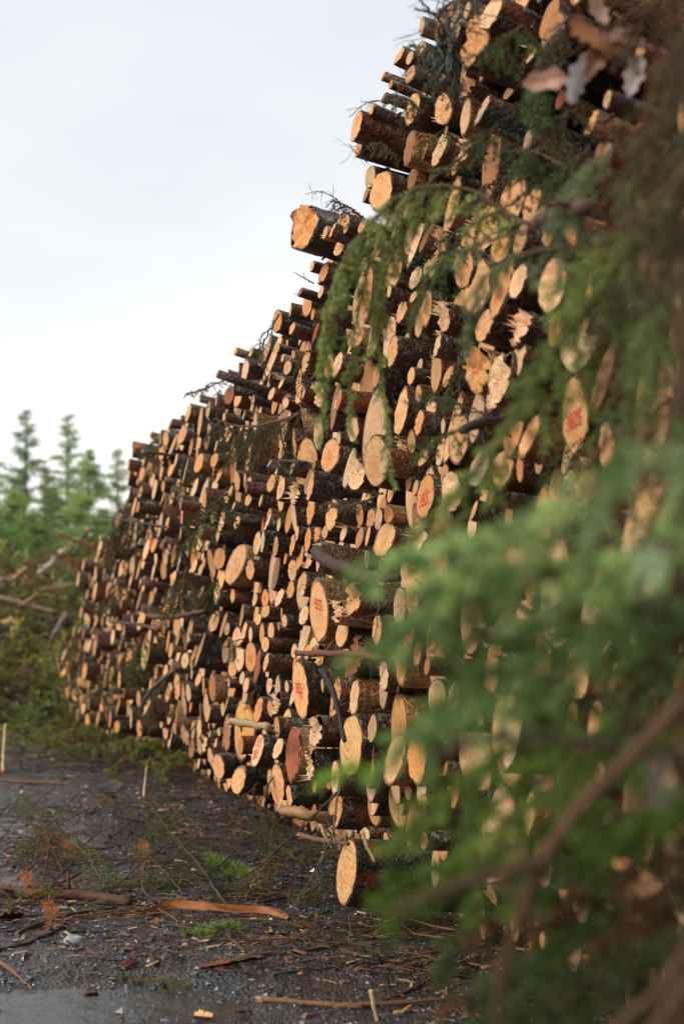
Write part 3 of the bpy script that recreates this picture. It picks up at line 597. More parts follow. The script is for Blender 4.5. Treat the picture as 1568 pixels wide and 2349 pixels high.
# labels: anchors carry their own words, the others say where they lie from the nearest anchor
anchors = [L for L in logs if L.name]
ORD = ['nearest', 'second nearest', 'third nearest', 'fourth nearest', 'fifth nearest', 'sixth nearest', 'seventh nearest', 'eighth nearest', 'ninth nearest', 'tenth nearest',
       'eleventh nearest', 'twelfth nearest', 'thirteenth nearest', 'fourteenth nearest', 'fifteenth nearest', 'sixteenth nearest']
DIRS = ['to the right of', 'above and right of', 'above', 'above and left of', 'to the left of', 'below and left of', 'below', 'below and right of']
bucket = {}
for L in IND:
    if L.name: continue
    d = [math.hypot(L.px - A.px, L.py - A.py) for A in anchors]
    A = anchors[int(np.argmin(d))]
    an = math.degrees(math.atan2(-(L.py - A.py), L.px - A.px)) % 360
    k = int(((an + 22.5) % 360) // 45)
    bucket.setdefault((id(A), k), []).append((min(d), L, A))
for (ai, k), lst in bucket.items():
    lst.sort(key=lambda q: q[0])
    for i, (d, L, A) in enumerate(lst):
        size = 'tiny' if L.h < 26 else 'small' if L.h < 42 else 'medium' if L.h < 66 else 'large'
        wds = A.name.split()[:6]
        while wds[-1] in ('the', 'a', 'at', 'by', 'in', 'of', 'with', 'under', 'below', 'against', 'its', 'near', 'left', 'right', 'on', 'out', 'and', 'red', 'out', 'sticking', 'jutting', 'lying', 'behind', 'beside', 'above', 'between', 'among', 'mossy', 'fine', 'two-line', 'smudged', 'faded', 'long', 'clear', 'dark', 'thick', 'faint', 'upper', 'lower', 'hanging', 'decayed', 'curved', 'large', 'orange', 'growth', 'narrow', 'torn', 'parallel', 'saw', 'touched', 'slanting', 'upright', 'blurred', 'log\'s', 'to'): wds.pop()
        short = ' '.join(wds)
        L.label = '%s %s log, %s %s the %s' % (size, TNAME[L.tone], ORD[min(i, 15)], DIRS[k], short)
        L.stampword = ''
        if 's' in L.fl: L.label = L.label.replace(' log,', ' red-stamped log,', 1)
for L in anchors: L.label = L.name if len(L.name.split()) >= 4 else L.name + ' in the pile'

# ink stamps
_tc = {}
def text_mesh(s):
    if s not in _tc:
        cu = bpy.data.curves.new('stamp', 'FONT'); cu.body = s; cu.align_x = 'CENTER'; cu.align_y = 'CENTER'; cu.size = 1; cu.resolution_u = 2; cu.offset = .0
        o = bpy.data.objects.new('stamp', cu); COL.objects.link(o)
        dg = bpy.context.evaluated_depsgraph_get(); me = bpy.data.meshes.new_from_object(o.evaluated_get(dg))
        V = np.array([v.co[:] for v in me.vertices]); me.calc_loop_triangles(); Fq = np.array([t.vertices[:] for t in me.loop_triangles])
        bpy.data.objects.remove(o); bpy.data.curves.remove(cu); bpy.data.meshes.remove(me)
        _tc[s] = (V, Fq)
    return _tc[s]

stuffB = Acc(); stuffF = Acc()
for idx, L in enumerate(allogs):
    gg = np.random.default_rng(1000 + idx)
    ind = id(L) in indiv
    lod = 0 if (ind and L.h > 40) else 1 if (L.h > 22) else 2
    bark_list = []
    bark, pieces = log_local(L, gg, lod)
    M = log_matrix(L, gg)
    if ind:
        a = Acc(); a.add(*bark[:1], bark[1], bark[2], bark[3], bark[4])
        for (v, f4, f3, c, lp) in bark_list: a.add(v, f4, f3, c, lp)
        o = a.build('log', BARK, None, M)
        tag(o, L.label, 'log', 'sawn logs stacked in the pile')
        a = Acc()
        for (v, f4, f3, c, lp) in pieces: a.add(v, f4, f3, c, lp)
        f = a.build('cut_face', FACE, o)
        if 's' in L.fl:
            strong = 'S' in L.fl
            V, Fq = text_mesh('3825')
            sz = (.072 if strong else .05) * (1.0 if L.rz > .1 else .7)
            sz = min(sz, L.rx * .75)
            zo = gg.uniform(-.2, .3) * L.rz
            if L.name and 'near its top' in L.name: zo = .55 * L.rz
            a = Acc()
            lines = [0] if not (L.name and 'two-line' in L.name) else [.045, -.035]
            for dz in lines:
                x = V[:, 0] * sz * .8 + gg.normal(0, .05) * L.rx; z = V[:, 1] * sz * 1.25 + zo + dz + V[:, 0] * sz * gg.normal(0, .1)
                vv = np.stack([x, L.slx * x + L.slz * z - .009, z], 1)
                cc = (np.array([.62, .045, .025]) if strong else np.array([.66, .17, .09])) * gg.uniform(.85, 1.1)
                # the stamp is worn: drop some triangles of the faint ones
                keep = Fq if strong else Fq[gg.random(len(Fq)) > .38]
                a.add(vv, None, keep, cc)
            a.build('stamped_number', INK, f, smooth=False)
    else:
        m = np.array(M)
        def tr(v): return v @ m[:3, :3].T + m[:3, 3]
        stuffB.add(tr(bark[0]), bark[1], bark[2], bark[3], bark[4])
        for (v, f4, f3, c, lp) in pieces: stuffF.add(tr(v), f4, f3, c, lp)
sb = stuffB.build('stacked_logs', BARK)
tag(sb, 'mass of smaller sawn logs filling the pile between the larger ones', 'logs', None, 'stuff')
sf = stuffF.build('cut_faces', FACE, sb); sf['kind'] = 'stuff'

# ------------------------------------------------------------------ ground
def grid_axis(a0, a1, fine, b0, b1):
    c = list(np.arange(a0, a1, fine))
    s = fine; x = a1
    while x < b1: c.append(x); s *= 1.12; x += s
    c.append(b1)
    s = fine; x = a0 - fine
    left = []
    while x > b0: left.append(x); s *= 1.12; x -= s
    left.append(b0)
    return np.array(left[::-1] + c)

def fbm(x, y, s, seed, octv=4):
    gg = np.random.default_rng(seed); out = 0; a = 1
    for o in range(octv):
        for _ in range(4):
            th = gg.uniform(0, 6.28); f = s * (2 ** o) * gg.uniform(.7, 1.4)
            out = out + a * np.sin((x * math.cos(th) + y * math.sin(th)) * f + gg.uniform(0, 6.28))
        a *= .5
    return out / 4

def gz(x, y):
    near = np.exp(-((y - 6) / 14) ** 2)
    h = .016 * fbm(x, y, 1.5, 3) + .010 * fbm(x, y, 8, 4) + .0065 * fbm(x, y, 48, 5, 2)
    # ruts and puddle hollows
    hol = np.exp(-(((x + 1.2) / .75) ** 2 + ((y - 5.7) / .5) ** 2)); h = h - .048 * hol + .004 * hol * fbm(x, y, 70, 8, 2) - .034 * np.exp(-(((x + 1.9) / .8) ** 2 + ((y - 11.3) / 1.3) ** 2)) - .036 * np.exp(-(((x + 1.75) / .4) ** 2 + ((y - 8.8) / .5) ** 2)) - .05 * np.exp(-(((x + 4.6) / 1.0) ** 2 + ((y - 19.5) / 2.2) ** 2))
    h = h + .03 * np.clip((y - 12) / 8, 0, 1) * fbm(x, y, .7, 9, 3)
    return h

gx = grid_axis(-3.0, 1.3, .028, -700, 700); gy = grid_axis(4.6, 11.5, .028, -40, 1500)
XX, YY = np.meshgrid(gx, gy, indexing='ij')
ZZ = gz(XX, YY)
ZZ = np.where(np.abs(YY) > 60, ZZ * .0 - .0, ZZ)
nx, ny = XX.shape
V = np.stack([XX, YY, ZZ], -1).reshape(-1, 3)
i = np.arange(nx - 1)[:, None] * ny; j = np.arange(ny - 1)[None]
F = np.stack([i + j, i + ny + j, i + ny + j + 1, i + j + 1], -1).reshape(-1, 4)
a = Acc(); a.add(V, F); tag(a.build('ground', GROUND), 'wet dark gravel ground strewn with needles beside the log pile', 'ground', None, 'structure')
a = Acc(); a.add([(-9, 4, -.018), (1.2, 4, -.018), (1.2, 22, -.018), (-9, 22, -.018)], [(0, 1, 2, 3)])
tag(a.build('puddle', WATER), 'shallow rainwater lying in the hollows of the gravel', 'puddle', None, 'structure')

# pebbles
def blob(acc, c, r, gg, col, flat=.6):
    v = np.array([(1, 0, 0), (-1, 0, 0), (0, 1, 0), (0, -1, 0), (0, 0, 1), (0, 0, -1)], float)
    v = v * gg.uniform(.65, 1.25, (6, 1)) + gg.normal(0, .15, (6, 3)); v[:, 2] *= flat
    an = gg.uniform(0, 6.28); ca, sa = math.cos(an), math.sin(an)
    v = np.stack([v[:, 0] * ca - v[:, 1] * sa, v[:, 0] * sa + v[:, 1] * ca, v[:, 2]], 1) * r + c
    acc.add(v, None, [(0, 2, 4), (2, 1, 4), (1, 3, 4), (3, 0, 4), (2, 0, 5), (1, 2, 5), (3, 1, 5), (0, 3, 5)], col)
gg = np.random.default_rng(31)
a = Acc(); n = 34000
ys = 4.9 + 9.5 * gg.random(n) ** 1.5; xs = gg.uniform(-3.2, 1.0, n)
cl = fbm(xs, ys, 2.2, 17, 3)
for x, y, c in zip(xs, ys, cl):
    if gg.random() > .45 + .6 * c: continue
    r = .005 + gg.exponential(.0042); r = min(r, .026)
    q = gg.random(); col = np.array([.075, .082, .092]) * gg.uniform(.3, 1.4) * (2.2 if gg.random() < .08 else 1) if q < .9 else np.array([.26, .25, .24])
    blob(a, (x, y, gz(x, y) + r * .2), r, gg, col)
tag(a.build('gravel', STONE, smooth=False), 'wet grey crushed gravel covering the track', 'gravel', None, 'stuff')
# wood chips, bark crumbs and fallen needles
a = Acc()
n = 48000
ys = 4.9 + 17 * gg.random(n) ** 1.7; xs = gg.uniform(-1, 1, n) * (.6 + .32 * ys) - .15 * ys
cl = fbm(xs, ys, 1.6, 23, 4)
for x, y, c in zip(xs, ys, cl):
    if gg.random() > .38 + .75 * c: continue
    q = gg.random(); an = gg.uniform(0, 3.14) if gg.random() < .5 else gg.normal(0, .4)
    k = 1 + .05 * (y - 5)
    if q < .62: L_, W_, col = gg.uniform(.012, .05), .0016, np.array([(.13, .06, .025), (.22, .12, .05), (.05, .03, .02), (.06, .075, .03)][gg.integers(4)])
    elif q < .9: L_, W_, col = gg.uniform(.008, .04), gg.uniform(.004, .014), np.array([(.09, .035, .02), (.16, .065, .03), (.05, .03, .022)][gg.integers(3)])
    else: L_, W_, col = gg.uniform(.008, .035), gg.uniform(.003, .010), np.array([.42, .25, .11]) * gg.uniform(.6, 1.1)
    L_ *= k; W_ *= k
    e = np.array([math.cos(an), math.sin(an), gg.normal(0, .15)]) * L_; s_ = np.array([-math.sin(an), math.cos(an), gg.normal(0, .3)]) * W_
    c0 = np.array([x, y, gz(x, y) + .006 + abs(e[2])])
    up = np.array([0, 0, W_ * .5])
    v = np.array([c0 - e - s_, c0 + e - s_ * .6, c0 + e + s_ * .5, c0 - e + s_, c0 + up + e * .1])
    a.add(v, None, [(0, 1, 4), (1, 2, 4), (2, 3, 4), (3, 0, 4)], col * gg.uniform(.6, 1.3))
for k in range(6500):
    y = 5.2 + 16 * gg.random() ** 1.4; x = gg.uniform(-1, 1) * (.55 + .32 * y) - .15 * y
    if gg.random() > .5 + .9 * float(fbm(np.array(x), np.array(y), 1.1, 29, 3)): continue
    p = np.array([x, y, gz(x, y) + .006]); an = gg.normal(0, .7) + (3.14 if gg.random() < .5 else 0)
    ln = gg.uniform(.05, .32) * (1 + .04 * y); pts = [p]
    d_ = np.array([math.cos(an), math.sin(an), gg.uniform(0, .12)])
    for q in range(4):
        d_ = nrm(d_ + gg.normal(0, .16, 3) * [1, 1, .5]); p = p + d_ * ln / 4; p[2] = max(p[2], gz(p[0], p[1]) + .003); pts.append(p)
    r_ = gg.uniform(.0016, .0060)
    tube(a, pts, [r_, r_, r_ * .9, r_ * .7, r_ * .5], 4, np.array([(.05, .028, .02), (.09, .04, .022), (.18, .09, .04), (.06, .055, .04), (.03, .022, .018)][gg.integers(5)]) * gg.uniform(.7, 1.3))
tag(a.build('forest_litter', WOOD, smooth=False), 'fallen needles, bark crumbs and wood chips littering the gravel', 'litter', None, 'stuff')

FG = 'spruce boughs in front of the log pile'
# ------------------------------------------------------------------ spruce boughs
GREENS = [(.045, .105, .030), (.060, .125, .035), (.035, .085, .035), (.085, .140, .035)]
BROWN = [(.20, .085, .03), (.15, .07, .03)]

def needles_on(acc, pts, gg, dens, nl, nw, col, tipcol=None, cone=1.0):
    seglen = np.linalg.norm(np.diff(pts, axis=0), axis=1); tot = seglen.sum()
    n = max(4, int(tot * dens))
    u = gg.random(n) ** .9
    cum = np.concatenate([[0], np.cumsum(seglen)]) / tot
    base = np.stack([np.interp(u, cum, pts[:, k]) for k in range(3)], 1)
    t, a, b = frames(pts)
    idx = np.clip(np.searchsorted(cum, u) - 1, 0, len(pts) - 2)
    tt = t[idx]; aa = a[idx]; bb = b[idx]
    th = gg.uniform(0, 6.28, n)
    rad = np.cos(th)[:, None] * aa + np.sin(th)[:, None] * bb
    dr = nrm(tt * gg.uniform(.45, 1.0, (n, 1)) + rad * cone + np.array([0, 0, .12]))
    ln = nl * gg.uniform(.7, 1.15, (n, 1))
    side = nrm(np.cross(dr, gg.normal(0, 1, (n, 3)))) * nw / 2
    tip = base + dr * ln
    V = np.stack([base + side, base - side, base + dr * ln * .6 - side * .9, tip, base + dr * ln * .6 + side * .9], 1)
    V = V.reshape(-1, 3)
    k = np.arange(n) * 5
    f4 = np.stack([k, k + 1, k + 2, k + 4], 1); f3 = np.stack([k + 4, k + 2, k + 3], 1)
    c = np.array(col)[None] * gg.uniform(.6, 1.4, (n, 1))
    if tipcol is not None:
        m = (u > .75)[:, None]; c = np.where(m, np.array(tipcol) * gg.uniform(.7, 1.2, (n, 1)), c)
    acc.add(V, f4, f3, np.repeat(c, 5, 0))

def curve_from(p, d, L, gg, droop, n=5, wig=.08):
    pts = [np.array(p, float)]; d = nrm(d)
    for i in range(n - 1):
        d = nrm(d + np.array([0, 0, -droop / (n - 1)]) + gg.normal(0, wig, 3))
        pts.append(pts[-1] + d * L / (n - 1))
    return np.array(pts)

def bough(ctrl, seed, side_len=.35, step=.05, hang=.6, droop=.6, sub=True, dens=700, nl=.014, nw=.0016, rad=.006, col=None, brown=.04,
          bare=.0, label='', group=None, name='spruce_branch', tip=None, flat=None, bright=True, stemcol=(.085, .05, .03), subscale=.42, cone=1.0):
    gg = np.random.default_rng(seed)
    main = spline(ctrl, 24)
    main = main + gg.normal(0, .004, main.shape)
    S = Acc(); Nn = Acc()
    tube(S, main, np.linspace(rad, rad * .25, len(main)), 7, stemcol, rough=.06, g=gg)
    base = np.array(GREENS[gg.integers(4)] if col is None else col)
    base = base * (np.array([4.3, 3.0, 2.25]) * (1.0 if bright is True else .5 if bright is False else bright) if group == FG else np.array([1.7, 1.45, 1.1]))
    L = np.linalg.norm(np.diff(main, axis=0), axis=1).sum()
    t, a, b = frames(main)
    k = max(3, int(L / step))
    for i in range(k):
        u = bare + (1 - bare) * (i + gg.random()) / k
        f = u * (len(main) - 1); i0 = min(int(f), len(main) - 2); p = main[i0] + (main[i0 + 1] - main[i0]) * (f - i0)
        sgn = 1 if i % 2 else -1
        sd = flat if flat is not None else nrm(np.cross(t[i0], (0, 0, 1)))
        d = t[i0] * .75 + sd * sgn * gg.uniform(.5, 1.0) + np.array([0, 0, -hang + gg.normal(0, .15)])
        ln = side_len * (1 - .65 * u) * gg.uniform(.6, 1.25) * (1.0 if u > .08 else .6)
        pts = curve_from(p, d, ln, gg, droop, 6)
        tube(S, pts, np.linspace(rad * .38, rad * .1, 6), 4, stemcol, cap=False)
        c = base * gg.uniform(.75, 1.25)
        if gg.random() < brown: c = np.array(BROWN[gg.integers(2)])
        needles_on(Nn, pts, gg, dens, nl, nw, c, tip, cone)
        if sub:
            m = max(2, int(ln / (step * .8)))
            for j in range(m):
                q = (j + .6) / (m + .3); f2 = q * 5; j0 = min(int(f2), 4); p2 = pts[j0] + (pts[j0 + 1] - pts[j0]) * (f2 - j0)
                tg = nrm(pts[j0 + 1] - pts[j0]); s2 = nrm(np.cross(tg, gg.normal(0, .35, 3) + np.array([0, 1, .3])))
                d2 = tg + s2 * (1 if j % 2 else -1) * .8 + np.array([0, 0, -hang * .5])
                l2 = ln * subscale * (1 - .5 * q) * gg.uniform(.7, 1.2)
                if l2 < .02: continue
                ps = curve_from(p2, d2, l2, gg, droop * .5, 4)
                tube(S, ps, [rad * .15, rad * .12, rad * .1, rad * .06], 3, stemcol, cap=False)
                needles_on(Nn, ps, gg, dens, nl * .95, nw, c * gg.uniform(.85, 1.15), tip, cone)
    needles_on(Nn, main[int(len(main) * max(.35, bare)):], gg, dens, nl, nw, base, tip, cone)
    o = S.build(name, STEM)
    tag(o, label, 'branch', group)
    Nn.build('needles', NEED, o, smooth=False)
    return o

def dead_twig(ctrl, seed, rad=.004, n_side=8, side_len=.12, label='', group=None, col=(.07, .05, .04), name='dead_twig', lichen=False, droop=.2, cat='twig'):
    gg = np.random.default_rng(seed)
    main = spline(ctrl, 18) + gg.normal(0, rad * .5, (18, 3))
    S = Acc(); tube(S, main, np.linspace(rad, rad * .4, 18), 7, col, rough=.1, g=gg)
    for i in range(n_side):
        u = gg.uniform(.1, .95); k = int(u * 16); p = main[k]
        t = nrm(main[k + 1] - main[k])
        d = t * .6 + nrm(gg.normal(0, 1, 3)) * .9
        ps = curve_from(p, d, side_len * gg.uniform(.4, 1.3), gg, droop, 6, .22)
        tube(S, ps, np.linspace(rad * .45, rad * .12, 6), 4, col, cap=False)
        for j in range(2):
            q = ps[gg.integers(1, 5)]
            p3 = curve_from(q, nrm(ps[-1] - ps[0]) + gg.normal(0, .6, 3), side_len * .4, gg, droop, 4, .25)
            tube(S, p3, np.linspace(rad * .25, rad * .1, 4), 3, col, cap=False)
    o = S.build(name, STEM)
    tag(o, label, cat, group)
    if lichen:
        A = Acc()
        for i in range(26):
            k = gg.integers(0, 17)
            ps = curve_from(main[k] + gg.normal(0, .01, 3), (gg.normal(0, .4), gg.normal(0, .4), -1), gg.uniform(.04, .16), gg, .6, 5, .3)
            tube(A, ps, [.004, .006, .005, .004, .001], 4, np.array([.085, .095, .065]) * gg.uniform(.6, 1.3), cap=False)
            needles_on(A, ps, gg, 500, .016, .002, (.10, .115, .08))
        A.build('lichen', NEED, o, smooth=False)
    return o

FG = 'spruce boughs in front of the log pile'
IN = 'spruce twigs caught between the logs'
fine = dict(dens=1000, nl=.017, nw=.0021)
# central hanging bough (about four metres from the camera)
d = 4.5
bough([P(1330, 520, d - .4), P(1200, 510, d - .1), P(1060, 430, d), P(940, 440, d), P(840, 520, d), P(770, 640, d), P(735, 800, d)], 41, .26, .052, .8, .6,
      label='arching green spruce bough hanging over the middle of the log pile', group=FG, col=(.075, .13, .055), rad=.009, bare=.15, **fine)
for k, (x0, y0, x1, y1, x2, y2, s) in enumerate([(850, 520, 770, 700, 735, 1010, .15), (960, 450, 870, 700, 900, 1120, .16), (900, 470, 820, 720, 800, 1000, .14), (800, 580, 750, 760, 728, 900, .12),
                                                 (1010, 430, 900, 560, 850, 760, .15)]):
    lab = ['longest hanging shoot of spruce at the left side of the bough', 'hanging spruce shoot whose tip reaches lowest over the logs', 'middle hanging spruce shoot between the two longest',
           'short bright spruce shoot at the left edge of the bough', 'uppermost hanging spruce shoot under the arch of the bough'][k]
    bough([P(x0, y0, d), P(x1, y1, d + .05), P(x2, y2, d + .1)], 50 + k, s * .8, .034, .6, .6, label=lab, group=FG, col=(.075, .135, .055) if k != 3 else (.09, .16, .05), rad=.004, brown=0, subscale=.45, **fine)
bough([P(1240, 520, 3.7), P(1100, 560, 3.8), P(990, 620, 3.9), P(940, 760, 3.9)], 61, .2, .05, .5, .6, label='thin sparse spruce twig reaching left below the arching bough', group=FG, bare=.3, rad=.005, col=(.04, .085, .035), dens=600)
bough([P(1420, 330, 3.2), P(1330, 400, 3.3), P(1300, 500, 3.4), P(1290, 660, 3.4)], 62, .16, .03, .9, .8, label='grey-green drooping spruce shoots right of the honey logs', group=FG, col=(.055, .095, .06), **fine)
bough([P(1330, 560, 3.3), P(1150, 600, 3.5), P(1085, 700, 3.6), P(1075, 820, 3.6)], 63, .10, .03, .8, .7, label='slender spruce shoot hanging in front of the large upper logs', group=FG, col=(.045, .085, .05), **fine)
bough([P(1600, 420, 2.6), P(1420, 600, 2.8), P(1300, 780, 2.9), P(1150, 1000, 3.0), P(1000, 1180, 3.1), P(900, 1290, 3.2)], 64, .22, .035, .3, .4, label='long slanting spruce branch crossing towards the stamped log', group=FG, col=(.065, .12, .04), rad=.008, **fine)
# right side curtain
cur = [(1640, 60, 1480, 330, 1400, 700, 2.5), (1700, 150, 1540, 480, 1500, 900, 2.2), (1650, 500, 1480, 760, 1430, 1150, 2.3), (1750, 700, 1600, 900, 1540, 1300, 2.0), (1620, 250, 1420, 480, 1360, 800, 3.0), (1600, 900, 1400, 1000, 1280, 1250, 2.5),
       (1700, -60, 1560, 100, 1500, 420, 2.6), (1620, 700, 1450, 800, 1380, 1010, 2.9), (1750, 300, 1560, 420, 1440, 760, 2.4), (1720, 20, 1600, 250, 1560, 640, 2.1), (1740, 560, 1560, 640, 1480, 980, 2.7), (1680, 1000, 1500, 1180, 1460, 1500, 2.3), (1760, 820, 1620, 1000, 1500, 1350, 2.6), (1560, 330, 1450, 420, 1400, 640, 3.2), (1760, -120, 1620, 40, 1520, 260, 2.3), (1700, -200, 1540, -40, 1440, 110, 3.0), (1780, 380, 1660, 600, 1570, 900, 1.8), (1780, 1200, 1640, 1400, 1560, 1750, 1.8), (1780, 1600, 1640, 1850, 1560, 2200, 1.8), (1760, 2000, 1600, 2150, 1480, 2380, 1.7), (1700, 1500, 1520, 1700, 1440, 2000, 2.1)]
labs = ['dark spruce branch hanging down the right edge, topmost of the curtain', 'blurred brownish spruce branch at the far right edge', 'blurred green spruce branch hanging beside the large stamped log', 'rightmost low spruce branch of the hanging curtain',
        'sharper grey-green spruce branch at the left of the curtain', 'spruce branch drooping over the row of blurred logs', 'spruce branch at the upper right corner behind dead leaves', 'short spruce branch between curtain and slanting branch',
        'dense dark branch in the middle of the right curtain', 'brownish branch at the upper right edge of the curtain', 'deep shaded branch behind the green curtain one', 'hanging branch linking the curtain and the bright boughs', 'dark branch at the right edge above the bright boughs', 'small dark branch below the withered leaves', 'dark branch added to shade the top right corner', 'dark branch added for shade above the withered leaves', 'very close brown branch at the right edge', 'close brown branch beside the pale green leaf',
        'dark brown brush at the lower right edge', 'brown brush in the very bottom right corner', 'brown brush behind the thick slanting branch']
for k, (x0, y0, x1, y1, x2, y2, dd) in enumerate(cur):  # dark brown boughs at the top right are added to shade that corner
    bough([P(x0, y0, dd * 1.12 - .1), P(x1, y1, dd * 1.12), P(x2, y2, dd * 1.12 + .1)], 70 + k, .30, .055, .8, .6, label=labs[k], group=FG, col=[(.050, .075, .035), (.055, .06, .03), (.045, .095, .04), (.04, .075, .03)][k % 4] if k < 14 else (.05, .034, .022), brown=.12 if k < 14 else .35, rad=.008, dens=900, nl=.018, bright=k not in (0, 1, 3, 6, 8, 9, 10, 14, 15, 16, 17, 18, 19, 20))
# big blurred boughs low right
low = [([(1700, 1000, 1.5), (1350, 1130, 1.7), (1080, 1230, 1.8), (900, 1300, 1.9)], (.085, .165, .085)), ([(1700, 1230, 1.5), (1400, 1290, 1.65), (1120, 1330, 1.8), (900, 1470, 1.9)], (.085, .165, .07)),
       ([(1680, 1420, 1.7), (1350, 1450, 1.8), (1080, 1560, 1.9), (930, 1700, 2.0)], (.055, .125, .050)), ([(1700, 1600, 1.8), (1400, 1680, 1.9), (1150, 1720, 2.0), (960, 1900, 2.1)], (.060, .120, .03)),
       ([(1680, 1790, 1.7), (1400, 1880, 1.8), (1150, 1950, 1.9), (960, 2010, 2.0)], (.050, .125, .02)), ([(1750, 1900, 1.8), (1500, 2050, 1.9), (1300, 2150, 2.0), (1100, 2260, 2.1)], (.035, .085, .02)),
       ([(1150, 1640, 1.5), (1000, 1660, 1.5), (880, 1740, 1.45), (735, 1795, 1.42)], (.07, .15, .03)), ([(1720, 1180, 2.0), (1500, 1300, 2.1), (1350, 1480, 2.2), (1250, 1650, 2.3)], (.045, .095, .03)),
       ([(1700, 2080, 1.6), (1450, 2200, 1.8), (1250, 2300, 1.9), (1100, 2400, 2.0)], (.035, .07, .02)), ([(1700, 1700, 2.3), (1500, 1850, 2.4), (1350, 2050, 2.5), (1250, 2250, 2.5)], (.03, .075, .02)),
       ([(1750, 1500, 2.3), (1500, 1600, 2.4), (1300, 1780, 2.5), (1150, 1900, 2.6)], (.035, .07, .02)), ([(1750, 2150, 2.2), (1500, 2180, 2.3), (1250, 2200, 2.4), (1020, 2300, 2.5)], (.04, .055, .025)),
       ([(1750, 1350, 2.2), (1560, 1420, 2.3), (1450, 1600, 2.4), (1400, 1800, 2.4)], (.04, .06, .02)), ([(1700, 1950, 2.4), (1450, 1990, 2.5), (1200, 2060, 2.6), (1000, 2180, 2.7)], (.035, .07, .02))]
labs = ['upper bright blurred spruce bough reaching left across the logs', 'large bright blurred spruce bough with its tip before the log with the red bark', 'grey-green blurred spruce bough in front of the lower right logs', 'olive blurred spruce bough above the thick brown branch',
        'vivid green blurred spruce bough behind the forked brown branch', 'dark spruce bough in the lower right under the fork', 'small vivid green twig tip pointing left at the pile foot', 'dark spruce bough hanging between the bright ones at the right',
        'darkest spruce bough in the bottom right corner', 'deep green spruce bough farthest back in the lower right',
        'shadowy bough behind the vivid green one', 'olive-brown bough low over the ground at the right', 'murky bough at the right edge under the pale leaf', 'dim bough over the foot of the pile at the right']
for k, (ct, c) in enumerate(low):
    small = k == 6
    ct = [(q[0], q[1], q[2] * (1.10 if not small else 1.5)) for q in ct]
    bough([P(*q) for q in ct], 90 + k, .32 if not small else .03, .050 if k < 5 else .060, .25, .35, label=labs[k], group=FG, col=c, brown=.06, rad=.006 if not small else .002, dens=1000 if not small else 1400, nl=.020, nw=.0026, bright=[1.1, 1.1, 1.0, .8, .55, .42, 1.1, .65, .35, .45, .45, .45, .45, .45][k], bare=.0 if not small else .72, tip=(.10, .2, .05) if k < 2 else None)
# brown forked branches out of focus
def stick(ctrl, r0, r1, label, seed, col=(.09, .05, .035), group=None, name='stick', n=16, stubs=3, cat='stick', seg=9, mat=None, broken=True):
    gg = np.random.default_rng(seed); pts = spline(ctrl, n); pts = pts + gg.normal(0, r0 * .12, pts.shape)
    S = Acc(); tube(S, pts, np.linspace(r0, r1, n) * (1 + gg.normal(0, .09, n)), seg, col, rough=.09, g=gg)
    for _ in range(stubs):
        k = gg.integers(1, n - 1); dd = nrm(gg.normal(0, 1, 3)); l = r0 * gg.uniform(2, 5)
        tube(S, [pts[k], pts[k] + dd * l * .6, pts[k] + dd * l], [r0 * .5, r0 * .35, r0 * .2], 5, col)
    o = S.build(name, mat or STEM); tag(o, label, cat, group)
    if broken:
        A = Acc(); t = nrm(pts[0] - pts[1]); r = r0
        for _ in range(7):
            b_ = pts[0] + gg.normal(0, r * .45, 3); tp = b_ + t * r * gg.uniform(1.0, 3.5) + gg.normal(0, r * .3, 3)
            tube(A, [b_ - t * r, b_, tp], [r * .35, r * .3, r * .03], 4, np.array([.5, .32, .16]) * gg.uniform(.7, 1.2))
        A.build('broken_end', WOOD, o)
    return o
BR = (.080, .042, .020)
stick([P(1720, 1430, 1.7), P(1540, 1640, 1.75), P(1330, 1850, 1.8), P(1230, 2000, 1.8), P(1150, 2250, 1.85), P(1120, 2450, 1.9)], .0115, .006, 'thick blurred brown branch slanting down the lower right', 201, BR, name='branch', cat='branch', broken=False)
stick([P(1240, 1985, 1.8), P(1120, 2010, 1.75), P(990, 2050, 1.7), P(900, 2090, 1.68)], .010, .004, 'blurred brown side branch running left from the fork', 202, BR, name='branch', cat='branch', broken=False)
stick([P(1700, 1760, 2.0), P(1400, 1715, 2.0), P(1150, 1690, 2.0), P(980, 1720, 2.0)], .008, .003, 'faint horizontal branch above the brown fork', 203, (.09, .06, .045), name='branch', cat='branch', broken=False)
stick([P(1400, 1240, 1.9), P(1200, 1350, 1.9), P(1050, 1400, 1.9)], .008, .003, 'dark twig stem inside the bright blurred bough', 204, BR, name='branch', cat='branch', broken=False)
for k, (x0, y0, x1, y1, dd, r) in enumerate([(1700, 1900, 1480, 2400, 1.5, .012), (1600, 1500, 1450, 1900, 1.9, .007), (1650, 2050, 1350, 2420, 1.7, .008), (1560, 600, 1500, 1150, 1.9, .007), (1640, 300, 1380, 560, 2.0, .007), (1480, 1850, 1340, 2350, 2.1, .006)]):
    lab = ['broad brown branch in the bottom right corner', 'thin reddish branch beside the thick slanting one', 'brown branch crossing the bottom right corner', 'upright brown stem within the right curtain', 'dark stem at the upper right before the curtain', 'slim stem hanging in the dark lower right'][k]
    stick([P(x0, y0, dd), P((x0 + x1) / 2 + 30, (y0 + y1) / 2, dd), P(x1, y1, dd)], r, r * .5, lab, 210 + k, BR, name='branch', cat='branch', broken=False)

